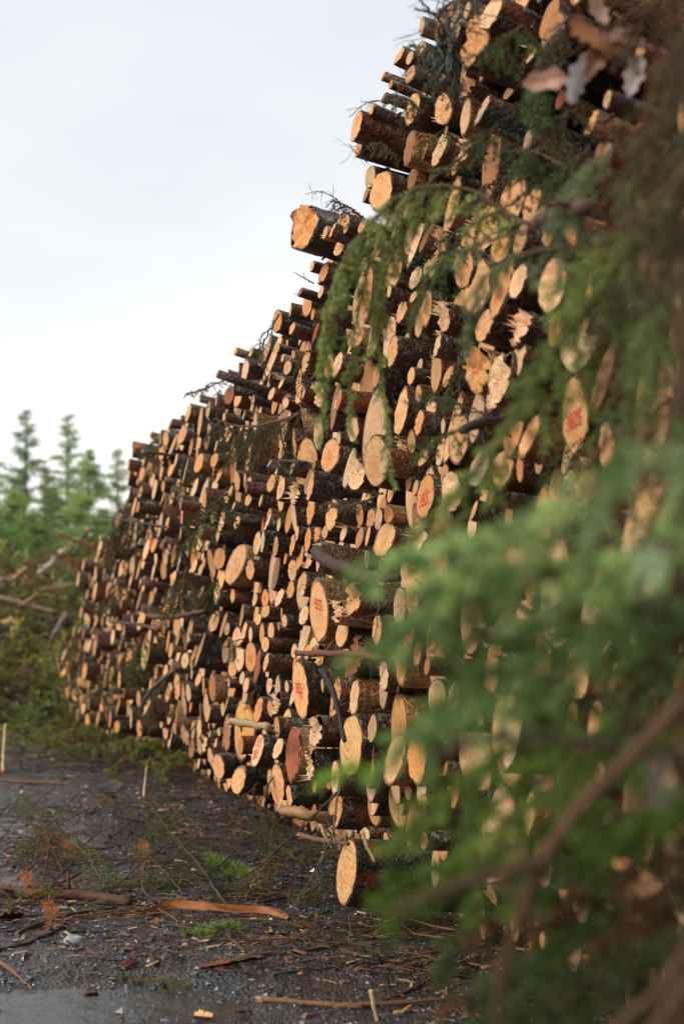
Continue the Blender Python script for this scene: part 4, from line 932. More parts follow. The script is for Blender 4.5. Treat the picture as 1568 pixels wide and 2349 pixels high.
# dead broad leaves, top right
def leaf(c, L, W, ang, tilt, col, label, seed, lobes=5):
    gg = np.random.default_rng(seed)
    n = 26; a = Acc(); us = np.linspace(0, 1, n); pts = []
    for s in (1, -1):
        for u in (us if s == 1 else us[::-1]):
            w = W / 2 * math.sin(math.pi * u ** .85) ** .7 * (1 - .38 * abs(math.cos(lobes * math.pi * u)))
            pts.append((u * L, s * w))
    pts = np.array(pts); m = len(pts)
    mid = np.stack([np.concatenate([us, us[::-1]]) * L, np.zeros(m)], 1)
    rows = [pts, pts * .5 + mid * .5, mid]
    V = []
    for k, q in enumerate(rows):
        z = .16 * W * np.sin(q[:, 0] / L * 5 + seed) + .35 * np.abs(q[:, 1]) * (1 if seed % 2 else -.6) + gg.normal(0, .0006, m)
        V.append(np.stack([q[:, 0] - L / 2, q[:, 1], z], 1))
    V = np.concatenate(V)
    E = (Matrix.Rotation(ang, 3, 'Y') @ Matrix.Rotation(tilt, 3, 'X'))
    V = V @ np.array(E).T + c
    jj = np.arange(m - 1)
    F = np.concatenate([np.stack([jj, jj + 1, m + jj + 1, m + jj], 1), np.stack([m + jj, m + jj + 1, 2 * m + jj + 1, 2 * m + jj], 1)])
    a.add(V, F, None, col); o = a.build('dead_leaf', LEAF)
    tag(o, label, 'leaf', 'withered leaves at the top right')
    b = Acc(); e = np.array(E) @ np.array([1, 0, 0])
    tube(b, [c - e * L * .85, c - e * L * .5, c, c + e * L * .42], [.0012, .0014, .0012, .0005], 5, np.array(col) * .6)
    b.build('leaf_stalk', STEM, o)
    return o
ld = 3.5
leaf(P(1247, 185, ld), .112, .066, R(172), R(80), (.50, .27, .19), 'pinkish grey dead leaf, leftmost of the withered leaves', 1, 2)
leaf(P(1328, 180, ld + .05), .150, .072, R(112), R(70), (.40, .36, .35), 'silvery lobed dead leaf hanging in the middle of the cluster', 2, 4)
leaf(P(1452, 175, ld), .120, .062, R(104), R(100), (.40, .33, .30), 'pale grey dead leaf hanging at the right of the cluster', 3, 3)
leaf(P(1362, 82, ld), .15, .11, R(60), R(60), (.24, .085, .018), 'rust-brown curled oak leaf at the heart of the cluster', 4)
leaf(P(1378, 135, ld + .03), .12, .085, R(130), R(110), (.17, .058, .016), 'darker rust-brown leaf under the curled oak leaf', 5)
leaf(P(1440, 88, ld + .04), .11, .065, R(15), R(75), (.22, .11, .065), 'small brown leaf above the pale hanging one', 6, 3)
leaf(P(1372, 25, ld + .04), .09, .06, R(75), R(75), (.36, .23, .15), 'pale brown leaf at the very top of the cluster', 9, 3)
leaf(P(1480, 1312, .95), .028, .034, R(75), R(15), (.40, .58, .42), 'pale green blurred leaf close to the right edge', 7, 1)
leaf(P(1520, 1810, 1.0), .022, .022, R(75), R(15), (.45, .50, .42), 'small grey-green blurred leaf low at the right edge', 8, 1)
stick([P(1640, -60, ld), P(1480, 10, ld), P(1400, 60, ld), P(1300, 130, ld)], .004, .0015, 'thin twig carrying the withered leaves', 220, BR, name='branch', cat='branch', broken=False)

# twigs between the logs
def W(px, py, p=.1):
    return on_wall(px, py, p)[0]
sharp = dict(dens=900, nl=.014, nw=.0017, group=IN)
bough([W(1130, 960, .25), W(1060, 930, .35), W(1010, 915, .4), W(965, 920, .45)], 120, .16, .035, .15, .3, label='crisp blue-green spruce twig left of the dark branch stub', col=(.06, .10, .065), rad=.005, **sharp)
bough([W(1130, 970, .25), W(1050, 985, .35), W(990, 1020, .4), W(950, 1060, .4)], 121, .14, .035, .3, .3, label='crisp green spruce twig drooping below the blue-green one', col=(.055, .105, .03), rad=.005, **sharp)
stick([W(1180, 960, .1), W(1110, 970, .3), W(1060, 985, .4)], .022, .014, 'short dark mossy branch stub holding two spruce twigs', 122, (.045, .04, .03))
bough([W(1225, 170, .3), W(1230, 220, .35), W(1222, 290, .38)], 123, .10, .03, .5, .4, label='bright green pine tuft hanging under the dead leaves', col=(.06, .12, .045), **{**sharp, 'nl': .03, 'dens': 700})
bough([W(1120, 350, .2), W(1060, 385, .3), W(990, 392, .35)], 124, .07, .03, .1, .2, label='small mossy green spruce sprig below the pale sawn log', col=(.06, .12, .02), **sharp)
bough([W(1300, 380, .2), W(1220, 350, .25), W(1150, 345, .3)], 125, .18, .05, .5, .5, label='dark green spruce twigs in the shadowed upper gap', col=(.035, .075, .03), **sharp)
bough([W(1000, 560, .2), W(1250, 420, .3)], 126, .18, .06, .6, .6, label='shaded spruce twig behind the arching bough', col=(.035, .07, .03), **sharp)
bough([W(690, 950, .15), W(600, 975, .3), W(540, 975, .35), W(490, 960, .4)], 127, .34, .05, .8, .7, label='brownish green bough draped over the upper left logs', col=(.045, .065, .028), rad=.011, brown=.25, **sharp)
bough([W(650, 940, .15), W(590, 1000, .3), W(570, 1080, .3)], 128, .24, .05, .5, .6, label='olive bough hanging beneath the draped brownish one', col=(.05, .08, .028), brown=.2, **sharp)
bough([W(640, 720, .2), W(605, 790, .28), W(610, 870, .28)], 129, .16, .05, .4, .5, label='small green bough on the skyline above the left logs', col=(.05, .09, .03), **sharp)
bough([W(520, 870, .2), W(470, 890, .5), W(425, 905, .7)], 130, .14, .06, .2, .3, label='thin twig poking out into the sky at the left', col=(.05, .07, .04), dens=400, group=IN)
bough([W(640, 1850, .2), W(625, 1900, .25), W(615, 2000, .3)], 131, .20, .04, .5, .5, label='spruce shoots hanging to the ground at the pile corner', col=(.055, .085, .03), **sharp)
bough([W(770, 1870, .2), W(720, 1930, .25), W(690, 1990, .3)], 132, .18, .045, .4, .5, label='dark spruce twig behind the thin branch at the pile corner', col=(.045, .075, .03), **sharp)
bough([W(880, 1130, .1), W(800, 1160, .2), W(750, 1150, .2)], 133, .12, .04, .2, .3, label='lichened spruce twig lying on a dark log in the centre', col=(.06, .075, .05), brown=.1, **sharp)
bough([W(950, 1400, .15), W(1000, 1440, .3), W(1040, 1480, .3)], 134, .16, .04, .3, .4, label='grey lichened twigs at the edge of the bright bough', col=(.08, .10, .07), **sharp)
bough([W(735, 1225, .15), W(738, 1260, .2), W(740, 1320, .22)], 135, .06, .03, .3, .3, label='little spruce sprig beside the squared block', col=(.04, .075, .025), **sharp)
bough([W(500, 1330, .2), W(450, 1380, .25), W(380, 1400, .25)], 136, .25, .06, .7, .6, label='dim spruce twig draped over the middle left logs', col=(.035, .055, .025), brown=.2, **sharp)
bough([W(480, 1200, .2), W(440, 1230, .25), W(400, 1290, .25)], 137, .22, .06, .7, .6, label='green spruce twig in the middle of the left logs', col=(.045, .085, .025), **sharp)
for k, (x0, y0, x1, y1) in enumerate([(320, 1150, 250, 1250), (290, 1330, 230, 1400), (330, 1450, 300, 1560), (260, 1500, 230, 1600), (380, 1560, 350, 1640), (200, 1330, 150, 1400), (430, 1300, 420, 1380), (300, 1200, 240, 1300), (180, 1450, 175, 1540), (520, 1130, 480, 1180)]):
    lab = ['leafy slash at the left shoulder of the pile', 'dull twig at the far left above the mid pile', 'spruce twig low between the far logs', 'brown-green twig near the far pile end', 'spruce twig above the large pale ringed log', 'twig at the far end of the pile',
           'twig beside the horizontal stick', 'brown twig under the left skyline', 'twig over the lowest far logs', 'twig on the logs left of the draped bough'][k]
    bough([W(x0, y0, .15), W((x0 + x1) / 2 - 6, (y0 + y1) / 2, .35), W(x1, y1, .35)], 140 + k, .42, .09, .6, .6, label=lab, group=IN, col=[(.045, .07, .028), (.06, .05, .025), (.05, .08, .03)][k % 3], brown=.3, dens=260, nl=.03, nw=.005, rad=.008)
for k, (x0, y0, x1, y1) in enumerate([(1150, 300, 1060, 330), (1260, 330, 1180, 400), (1330, 250, 1240, 300), (1350, 340, 1280, 420), (1200, 60, 1120, 130), (1300, 40, 1240, 160), (1060, 200, 990, 190), (1020, 130, 940, 105), (960, 250, 890, 215), (1130, 420, 1080, 480), (900, 350, 850, 330), (830, 500, 760, 460)]):
    lab = ['dark sprig under the lichen-crusted log end', 'dark sprig in the deep upper gap', 'shadowed spruce shoots below the dead leaves', 'green sprig above the arching bough at the right', 'green shoots over the broad pale top log', 'spruce shoots left of the withered leaves',
           'dark sprig under the long orange slanting log', 'lichened sprig on the upper skyline', 'small dark sprig on the skyline below it', 'sprig at the crown of the arching bough', 'mossy sprig on the jutting round logs', 'mossy sprig on the giant fused log'][k]
    bough([W(x0, y0, .12), W((x0 + x1) / 2, (y0 + y1) / 2 - 8, .28), W(x1, y1, .3)], 860 + k, .20 if k < 6 else .12, .04, .6, .6, label=lab, group=IN, col=[(.04, .075, .03), (.055, .10, .03), (.06, .065, .04)][k % 3] if k < 6 else (.055, .065, .045),
          brown=.2, dens=750, nl=.015, nw=.002, rad=.005, name='spruce_sprig')
gs_ = np.random.default_rng(88)
used_ = {}
tries_ = 0
while tries_ < 62:
    tries_ += 1
    if tries_ < 44: x = gs_.uniform(150, 900)
    else: x = gs_.uniform(900, 1450)
    ytop = np.interp(x, [q[0] for q in SIL[::-1]], [q[1] for q in SIL[::-1]]); ybot = np.interp(x, BASEX, BASEY)
    if x > 900: ybot = 1100
    y = ytop + 8 if gs_.random() < .2 else gs_.uniform(ytop + 10, ybot - 40)
    A = min(anchors, key=lambda q: math.hypot(q.px - x, q.py - y)); an = math.degrees(math.atan2(-(y - A.py), x - A.px)) % 360
    kk = int(((an + 22.5) % 360) // 45); key = (id(A), kk); used_[key] = used_.get(key, 0) + 1
    if used_[key] > 1: continue
    wds = A.name.split()[:6]
    while wds[-1] in ('the', 'a', 'at', 'by', 'in', 'of', 'with', 'under', 'below', 'against', 'its', 'near', 'left', 'right', 'on', 'out', 'and', 'red', 'sticking', 'jutting', 'lying', 'behind', 'beside', 'above', 'between', 'among', 'to', 'faint', 'long', 'clear', 'thick', 'fine'): wds.pop()
    dp = on_wall(x, y, .1)[1]; sc_ = .6 + dp / 14
    c0 = W(x, y, .02); dd = np.array([gs_.normal(-.3, .3), -.5, gs_.normal(-.5, .35)]); L0 = gs_.uniform(.14, .34) * sc_
    kind = gs_.integers(3)
    far = dp > 12
    bough([c0, c0 + dd * L0 * .5 + [0, 0, .03], c0 + dd * L0 + [0, 0, -.05 * sc_]], 700 + tries_, .16 * sc_, .045 * sc_, .5, .6,
          label='%s on logs %s the %s' % (['green sprig', 'olive sprig', 'brownish sprig'][kind], DIRS[kk], ' '.join(wds)), group=IN, name='spruce_sprig',
          col=[(.06, .10, .03), (.06, .075, .03), (.11, .06, .03)][kind], brown=.15, dens=420 if not far else 240, nl=.015 if not far else .024, nw=.0022 if not far else .0045, rad=.004 * sc_)
# skyline lichen twig, top
dead_twig([W(1040, 150, .35), W(1030, 80, .4), W(1020, 20, .42), W(1090, -10, .42)], 160, .008, 14, .22, 'lichen-hung dead twig rising over the top logs', IN, (.06, .055, .045), lichen=True)
dead_twig([W(1000, 150, .35), W(1010, 100, .4), W(1000, 60, .42)], 161, .006, 10, .2, 'second lichen-hung twig left of the tall one', IN, (.06, .055, .045), lichen=True)
dead_twig([W(1010, 50, .3), W(985, 25, .45), W(958, -5, .5)], 162, .005, 2, .06, 'bare dark twig pointing up to the left at the top', IN, (.05, .04, .035))
dead_twig([W(900, 240, .4), W(850, 232, .5), W(800, 268, .55)], 163, .004, 6, .07, 'fine dead twig over the round log against the sky', IN)
dead_twig([W(840, 370, .3), W(815, 350, .45), W(800, 330, .5)], 164, .003, 10, .08, 'wispy lichen twig beneath the jutting round logs', IN, (.09, .1, .08))
dead_twig([W(790, 470, .4), W(740, 440, .5), W(700, 445, .55)], 165, .003, 8, .08, 'fine dead twigs on top of the giant fused log', IN)
dead_twig([W(720, 650, .2), W(700, 640, .4), W(675, 625, .5)], 166, .004, 3, .05, 'short dark twig poking out below the giant log', IN)
dead_twig([W(950, 1330, .2), W(1000, 1370, .3), W(930, 1450, .35), W(870, 1560, .35)], 167, .004, 22, .22, 'tangle of curling dead twigs by the bright bough', IN, (.055, .04, .035))
dead_twig([W(870, 1380, .3), W(862, 1440, .35), W(850, 1560, .35)], 168, .003, 8, .14, 'hair-thin twig hanging past the reddish plank-like log', IN)
dead_twig([W(770, 1820, .4), W(690, 1900, .5), W(560, 2010, .6), W(450, 2010, 1.0)], 169, .006, 20, .22, 'long thin dark branch slanting down to the wet ground', IN, (.045, .035, .03))
dead_twig([W(780, 1770, .35), W(765, 1900, .5), W(720, 2000, .6), W(660, 2100, .7)], 170, .006, 16, .16, 'lichened thin branch hanging to the ground', IN, (.075, .075, .06))
dead_twig([W(960, 440, .2), W(1090, 330, .35), W(1160, 270, .4)], 171, .005, 5, .1, 'thin dark twig slanting across the upper logs', IN, (.03, .025, .022))
dead_twig([W(740, 830, .2), W(700, 900, .3), W(680, 1000, .3)], 172, .005, 12, .2, 'bare branching twig on the logs left of the hanging shoots', IN)
dead_twig([W(700, 1060, .2), W(640, 1055, .3), W(620, 1045, .35)], 173, .008, 5, .1, 'dark twig lying above the faintly stamped broad log', IN)
stick([W(680, 1497, .42), W(780, 1499, .42), W(880, 1507, .36)], .016, .013, 'straight red-brown stick lying across the faded-stamp log', 180, (.14, .052, .030), stubs=1)
stick([W(742, 1535, .32), W(765, 1590, .36), W(790, 1700, .36)], .016, .011, 'dark crooked stick leaning between two tall logs', 181, (.035, .028, .025))
stick([W(340, 1413, .4), W(400, 1414, .4), W(470, 1400, .3)], .024, .016, 'horizontal purple-brown stick on the middle left logs', 182, (.10, .05, .03))
stick([W(728, 1268, .42), W(790, 1305, .45), W(850, 1325, .4), W(920, 1322, .3)], .036, .018, 'split curved branch with a torn orange end in the centre', 183, (.055, .032, .02), broken=True, stubs=0)
stick([W(530, 1655, .42), W(570, 1660, .35), W(615, 1668, .3)], .024, .022, 'thin bare pole lying over the decayed-heart log', 184, (.32, .23, .12))
stick([W(645, 1858, .42), W(700, 1867, .36), W(765, 1880, .2)], .030, .030, 'split peeled half-log lying above the ground', 185, (.30, .165, .065), mat=WOOD, seg=4, stubs=0)
stick([W(690, 1915, .5), W(730, 1925, .5), W(800, 1935, .4)], .012, .009, 'bent brown twig under the split half-log', 186, (.16, .08, .045))
stick([W(350, 1440, .2), W(310, 1430, .3), W(250, 1425, .35)], .02, .012, 'dark stick across the far left logs', 187)
stick([W(385, 1210, .25), W(330, 1200, .35), W(240, 1185, .35)], .012, .01, 'long thin dark stick on the left shoulder', 188, (.04, .03, .025))
stick([W(395, 1540, .5), W(345, 1585, .45), W(315, 1640, .4)], .02, .012, 'grey slanting stick above the foot of the pile', 189, (.10, .085, .075))
stick([W(1240, 500, .6), W(1340, 470, .7)], .02, .02, 'dark stick end in the upper right gap', 190)
stick([W(1120, 1460, .5), W(1290, 1400, .6), W(1370, 1220, .7)], .03, .02, 'dark branch behind the blurred green boughs', 191, BR)
# loose bark slabs and wood slivers in the pile
def slab(c, d, L, Wd, label, seed, col=(.30, .15, .06), name='bark_slab', cat='bark', curl=.5, inner=None, grp=None):
    gg = np.random.default_rng(seed); d = nrm(d); s = nrm(np.cross(d, (0, 0, 1)) + gg.normal(0, .2, 3)); u = np.cross(s, d)
    n, m = 12, 5; V = []; C = []
    edge = 1 + gg.normal(0, .12, (n, 2))
    for i in range(n):
        x = (i / (n - 1) - .5) * L
        for j in range(m):
            y = (j / (m - 1) - .5) * Wd * edge[i, 0 if j < m / 2 else 1] * (1 - .5 * abs(i / (n - 1) - .5) ** 3 * 8 * .3)
            z = curl * y * y / Wd * 2 + .05 * L * math.sin(i * .5 + seed) * .3
            V.append(c + d * x + s * y + u * z); C.append(np.array(inner if inner is not None else col) * gg.uniform(.75, 1.25))
    V = np.array(V); top = V; bot = V - u * .006
    i = np.arange(n - 1)[:, None] * m; j = np.arange(m - 1)[None]
    F = np.stack([i + j, i + j + 1, i + m + j + 1, i + m + j], -1).reshape(-1, 4)
    a = Acc(); a.add(np.concatenate([top, bot]), np.concatenate([F, F[:, ::-1] + n * m]), None, np.concatenate([np.array(C), np.tile(np.array(col) * .4, (n * m, 1))]))
    o = a.build(name, WOOD); tag(o, label, cat, grp); return o

# ------------------------------------------------------------------ things on the ground
def gp(px, py, dz=0.0):
    q = G(px, py, 0); q[2] = gz(q[0], q[1]) + dz; return q
# curled orange bark strip
def strip():
    gg = np.random.default_rng(5); ctrl = [gp(325, 2108, .02), gp(400, 2098, .025), gp(500, 2100, .03), gp(600, 2098, .02), gp(660, 2108, .01)]
    pts = spline(ctrl, 30); t, _, _ = frames(pts); V = []; C = []
    m = 9
    for i, (p, tt) in enumerate(zip(pts, t)):
        u = i / 29; wd = .052 * (1 - .75 * max(0, .22 - u) / .22) * (1 - .4 * max(0, u - .8) / .2) * (1 + gg.normal(0, .03))
        s = nrm(np.cross(tt, (0, 0, 1)))
        for j in range(m):
            a_ = R(-62 + 118 * j / (m - 1)) + .2 * math.sin(u * 7)
            V.append(p + s * (math.sin(a_ * .5) * -wd * .5) + np.array([0, 0, 1]) * (wd * (.5 - .5 * math.cos(a_ + R(62)) * 1.0) * 1.1))
            C.append(np.array([.30, .10, .02]) * (1 - .72 * (j in (0, 1, m - 1))) * gg.uniform(.7, 1.2) * (.35 + .65 * min(1, u * 4)) * (.45 if math.sin(u * 23 + j) * math.sin(u * 9) > .55 else 1))
    V = np.array(V); n = len(pts)
    i = np.arange(n - 1)[:, None] * m; j = np.arange(m - 1)[None]; F = np.stack([i + j, i + j + 1, i + m + j + 1, i + m + j], -1).reshape(-1, 4)
    a = Acc(); off = np.array([0, .004, -.001]); a.add(np.concatenate([V, V + off]), np.concatenate([F, F[:, ::-1] + n * m]), None, np.concatenate([np.array(C), np.tile((.05, .025, .018), (n * m, 1))]))
    o = a.build('bark_strip', WOOD); tag(o, 'long curled bark strip with bright orange inner side on the ground', 'bark')
strip()
def gstick(c, r0, r1, label, seed, col=(.09, .045, .035), lift=None, **k):
    stick([gp(x, y, (lift[i] if lift else 0) + r0) for i, (x, y) in enumerate(c)], r0, r1, label, seed, col, **k)
GS = 'sticks lying on the wet ground'
gstick([(-30, 2052), (90, 2068), (200, 2072), (300, 2082)], .030, .022, 'thick wet brown branch lying at the left edge', 300, (.095, .040, .024), group=GS)
gstick([(-20, 2028), (60, 2036), (140, 2026), (205, 2005)], .015, .008, 'curved reddish branch above the thick left branch', 301, (.12, .05, .03), group=GS, lift=[0, .01, .02, .06])
gstick([(40, 2150), (130, 2118), (220, 2098), (330, 2082)], .011, .007, 'mossy thin branch below the thick left branch', 302, (.06, .055, .03), group=GS)
gstick([(-10, 2190), (60, 2170), (150, 2140)], .010, .006, 'dark stick ending at the pale stone', 303, (.03, .022, .02), group=GS)
gstick([(-20, 2205), (30, 2235), (75, 2262)], .009, .005, 'orange-brown stick at the bottom left edge', 304, (.2, .09, .04), group=GS)
gstick([(515, 2112), (525, 2150), (560, 2195)], .013, .010, 'short bent dark stick right of centre on the gravel', 305, (.06, .04, .04), group=GS)
gstick([(540, 2080), (650, 2052), (720, 2030)], .009, .005, 'thin twig leading from the bark strip to the lone log', 306, group=GS)
gstick([(370, 2010), (440, 2016), (520, 2018)], .010, .006, 'dark stick lying behind the green needles', 307, (.05, .03, .025), group=GS)
gstick([(100, 1892), (180, 1893), (260, 1890)], .009, .006, 'pale orange twig lying on the middle ground', 308, (.28, .14, .06), group=GS)
gstick([(590, 1990), (660, 1960), (760, 1930)], .008, .006, 'thin branch lying between the pile foot and the lone log', 309, group=GS)
gstick([(0, 2300), (80, 2330)], .008, .004, 'dark twig in the bottom left corner', 310, group=GS)
gstick([(560, 2200), (700, 2180), (860, 2150)], .010, .007, 'lichened stick lying at the bottom middle', 311, (.06, .06, .05), group=GS)
gstick([(600, 2290), (800, 2310), (1050, 2290)], .011, .007, 'orange-brown split stick at the bottom edge', 312, (.17, .08, .035), group=GS)
gstick([(700, 2330), (860, 2300), (1000, 2240)], .008, .005, 'thin stick crossing the bottom middle', 313, group=GS)
gstick([(225, 1738), (250, 1705), (265, 1690)], .014, .010, 'short brown stick rising from the green slash', 314, (.12, .06, .04), group=GS, lift=[0, .1, .2])
gstick([(400, 1975), (350, 2000), (335, 2045)], .006, .004, 'small twig left of the green sprays', 315, group=GS)
gstick([(140, 1930), (220, 1942), (300, 1930)], .007, .004, 'dark twig at the middle left ground', 316, (.04, .03, .025), group=GS)
# twig frames standing up from the slash at left
for k, (ct, lb) in enumerate([([(70, 2020, 0), (95, 1950, .22), (100, 1900, .4)], 'upright bare twig at the left with an orange tip'), ([(95, 2040, 0), (115, 1980, .2), (125, 1945, .33)], 'upright reddish twig beside the bare one'),
                              ([(20, 1960, .02), (120, 1925, .12), (190, 1880, .3)], 'arching thin twig over the left ground'), ([(0, 1880, .05), (100, 1890, .15), (180, 1960, .05)], 'low arching twig at the left edge'),
                              ([(120, 2030, .02), (200, 1960, .12), (310, 1850, .35)], 'long thin twig slanting up over the ground'), ([(0, 1930, .03), (60, 1900, .2), (130, 1860, .3)], 'thin forked twig at the far left')]):
    dead_twig([gp(x, y + 60 * z, z) for x, y, z in ct], 320 + k, .005, 14, .16, lb, 'twigs standing in the slash', (.07, .045, .035))
    # orange dry needles at some tips
gr = dict(name='spruce_sprig', group='green sprigs lying on the ground', hang=.1, droop=.25)
bough([gp(520, 2085, .03), gp(450, 2010, .10), gp(380, 1960, .20), gp(340, 1905, .26)], 340, .22, .05, label='dark thin spruce twig rising over the wet gravel', col=(.035, .07, .035), dens=500, nl=.012, **gr)
bough([gp(430, 2030, .02), gp(370, 2040, .04), gp(310, 2050, .05), gp(240, 2055, .04)], 341, .20, .035, label='dull green spruce sprig left of the bark strip', col=(.045, .08, .03), dens=900, nl=.014, **gr)
bough([gp(600, 2030, .02), gp(540, 2000, .05), gp(480, 1985, .07)], 342, .16, .03, label='bright green pine needles right of the upright twig', col=(.11, .19, .035), dens=700, nl=.04, nw=.0022, **gr)
bough([gp(640, 2050, .02), gp(560, 2045, .03), gp(480, 2050, .03)], 343, .20, .03, label='flat dark green spruce spray behind the bark strip', col=(.05, .10, .03), dens=900, **gr)
bough([gp(430, 2150, .01), gp(480, 2140, .03), gp(540, 2135, .03)], 344, .10, .022, label='fresh pine tuft in front of the bark strip', col=(.10, .20, .045), dens=800, nl=.045, nw=.0024, **gr)
bough([gp(700, 2130, .01), gp(640, 2120, .03), gp(570, 2118, .03)], 345, .14, .035, label='green sprig right of the fresh pine tuft', col=(.05, .10, .03), dens=800, **gr)
bough([gp(240, 2235, .0), gp(290, 2242, .01), gp(340, 2248, .01)], 346, .06, .03, label='small low green sprig at the bottom ground', col=(.04, .07, .02), dens=700, **gr)
bough([gp(900, 2200, .01), gp(850, 2190, .03), gp(800, 2180, .03)], 347, .14, .03, label='pale green sprig at the bottom middle', col=(.07, .11, .06), dens=800, **gr)
bough([gp(560, 1960, .01), gp(500, 1950, .03), gp(440, 1955, .02)], 348, .10, .04, label='yellow-green flat sprig on the mid ground', col=(.09, .12, .02), dens=700, **gr)
MS = [(30, 1990, 180, 1905, .22), (150, 2010, 40, 1890, .25), (60, 1960, 210, 1930, .10), (250, 2060, 160, 1990, .2), (300, 1990, 420, 1920, .2), (420, 2060, 300, 1990, .14), (560, 2070, 640, 2000, .12),
      (20, 2100, 120, 2070, .06), (680, 2080, 760, 2030, .10), (0, 1860, 120, 1845, .12), (330, 1880, 210, 1850, .10), (700, 1990, 620, 1960, .06), (440, 1840, 340, 1850, .05), (600, 1930, 520, 1925, .05), (760, 2160, 680, 2150, .05), (300, 2250, 420, 2262, .02), (900, 2120, 990, 2090, .08)]
for k, (x0, y0, x1, y1, z) in enumerate(MS):
    W9 = ['thin twig fan at the left edge of the ground', 'sparse twig leaning left over the ground', 'low brown-green twig by the left twigs', 'sprig rising above the thick left branch', 'sparse sprig on the open gravel', 'dull sprig crossing the dark rising twig',
          'sprig beside the bark strip tip', 'flattened sprig at the left edge', 'sprig before the lone log', 'twig fan on the far left gravel', 'small twig fan in the mid ground', 'flat sprig at the pile corner', 'mossy sprig before the slash', 'tiny sprig near the pile foot',
          'pale sprig right of the bent stick', 'low mossy sprig on the bottom gravel', 'dark sprig under the lone log'][k]
    bough([gp(x0, y0, .02), gp((x0 + x1) / 2, (y0 + y1) / 2, .02 + z * .7), gp(x1, y1, .02 + z)], 600 + k, .20 if k < 10 else .12, .045, .1, .25, name='spruce_sprig', group='sparse sprigs and twigs over the gravel', label=W9,
          col=[(.06, .10, .035), (.08, .11, .04), (.12, .085, .04), (.09, .14, .045)][k % 4], brown=.3, dens=[420, 220, 700, 600][k % 4], nl=.015, nw=.0024, rad=.005)
for k, (x, y) in enumerate([(150, 1975), (60, 2065), (115, 2150), (330, 2000), (110, 1960)]):
    bough([gp(x, y, .02), gp(x + 6, y - 15, .08), gp(x - 8, y - 22, .12)], 350 + k, .05, .02, label=['dry orange needle tuft above the curved branch', 'dry orange tuft on the thick left branch', 'dry orange tuft by the dark stick', 'dry orange tuft under the dark twig', 'dry orange tuft on the upright bare twig'][k],
          col=(.34, .15, .045), dens=500, nl=.035, nw=.002, name='dry_sprig', group='dry orange needle tufts on the ground', hang=.1, droop=.2)
# heaps of green slash at the foot of the pile
HG = 'green slash lying at the pile foot'
spots = [(420, 1735), (370, 1745), (320, 1750), (270, 1735), (220, 1740), (170, 1735), (120, 1725), (450, 1760), (400, 1720), (350, 1715), (230, 1720), (480, 1790), (90, 1740), (300, 1720), (60, 1715), (20, 1712), (200, 1765), (350, 1775), (440, 1800), (140, 1700)]
W8 = ['first', 'second', 'third', 'fourth', 'fifth', 'sixth', 'seventh', 'eighth', 'ninth', 'tenth', 'eleventh', 'twelfth', 'thirteenth', 'fourteenth', 'fifteenth', 'sixteenth', 'seventeenth', 'eighteenth', 'nineteenth', 'twentieth']
order = sorted(range(len(spots)), key=lambda q: spots[q][0])
for k, (x, y) in enumerate(spots):
    gg = np.random.default_rng(400 + k); c = gp(x, y, .05); an = gg.uniform(-.6, .6) + (3.14 if k % 2 else 0); ln = gg.uniform(.8, 1.2)
    dd = np.array([math.cos(an), math.sin(an) * .8, 0])
    bough([c - dd * ln * .5 + [0, 0, .16], c + [0, 0, .22 + gg.uniform(0, .1)], c + dd * ln * .5 + [0, 0, .03]], 410 + k, .32, .05, .25, .4, label='green slash bough at the pile foot, %s from the left' % W8[order.index(k)],
          group=HG, col=[(.12, .18, .04), (.09, .13, .04), (.14, .17, .05)][k % 3], brown=.2, dens=450, nl=.028, nw=.005)
for k in range(16):
    gg = np.random.default_rng(800 + k); x = [20, 60, 100, 150, 190, 240, 290, 40, 130, 350, 400, 470, 560, 640, 250, 5][k]; y = [1900, 1950, 1880, 1930, 1870, 1920, 1960, 2010, 1990, 1900, 1960, 2010, 1970, 2040, 2050, 2080][k]
    sgn = 1 if k % 3 else -1
    dead_twig([gp(x, y, .01), gp(x + sgn * 45, y - 12, .08), gp(x + sgn * 90, y - 26, .16), gp(x + sgn * 150, y - 46, .20)], 820 + k, .006, 16, .15,
              ['thin dark twig arching low over the ground', 'reddish brown twig arching low over the ground', 'dark twig bristling with side shoots on the gravel'][k % 3], 'twigs standing in the slash', [(.045, .028, .02), (.12, .05, .03), (.06, .05, .035)][k % 3])
# small things: stone, bark pieces, chips
def stone(c, r, col, label, seed, flat=.5):
    gg = np.random.default_rng(seed); n, m = 10, 14; V = []
    ph = gg.uniform(0, 6.28, 6)
    for i in range(n + 1):
        la = -math.pi / 2 + math.pi * i / n
        for j in range(m):
            lo = 2 * math.pi * j / m; k = 1 + .14 * math.sin(2 * lo + ph[0]) + .10 * math.sin(3 * lo + ph[1] + la * 2) + .08 * math.sin(4 * la + ph[2] + lo)
            V.append((math.cos(la) * math.cos(lo) * r * 1.35 * k, math.cos(la) * math.sin(lo) * r * k, math.sin(la) * r * flat * k))
    V = np.array(V) + c; i = np.arange(n)[:, None] * m; j = np.arange(m)[None]; k = (j + 1) % m
    a = Acc(); a.add(V, np.stack([i + j, i + k, i + m + k, i + m + j], -1).reshape(-1, 4), None, col)
    tag(a.build('stone', STONE), label, 'stone')
stone(gp(170, 2170, .02), .034, (.27, .28, .31), 'pale grey angular stone lying on the wet gravel', 3, .75)
stone(gp(352, 2212, .012), .026, (.045, .022, .018), 'dark reddish round stone on the bottom ground', 4, .7)
stone(gp(300, 1955, .0), .018, (.3, .3, .29), 'small pale stone in the middle ground', 5)
BG = 'bark pieces lying on the ground'
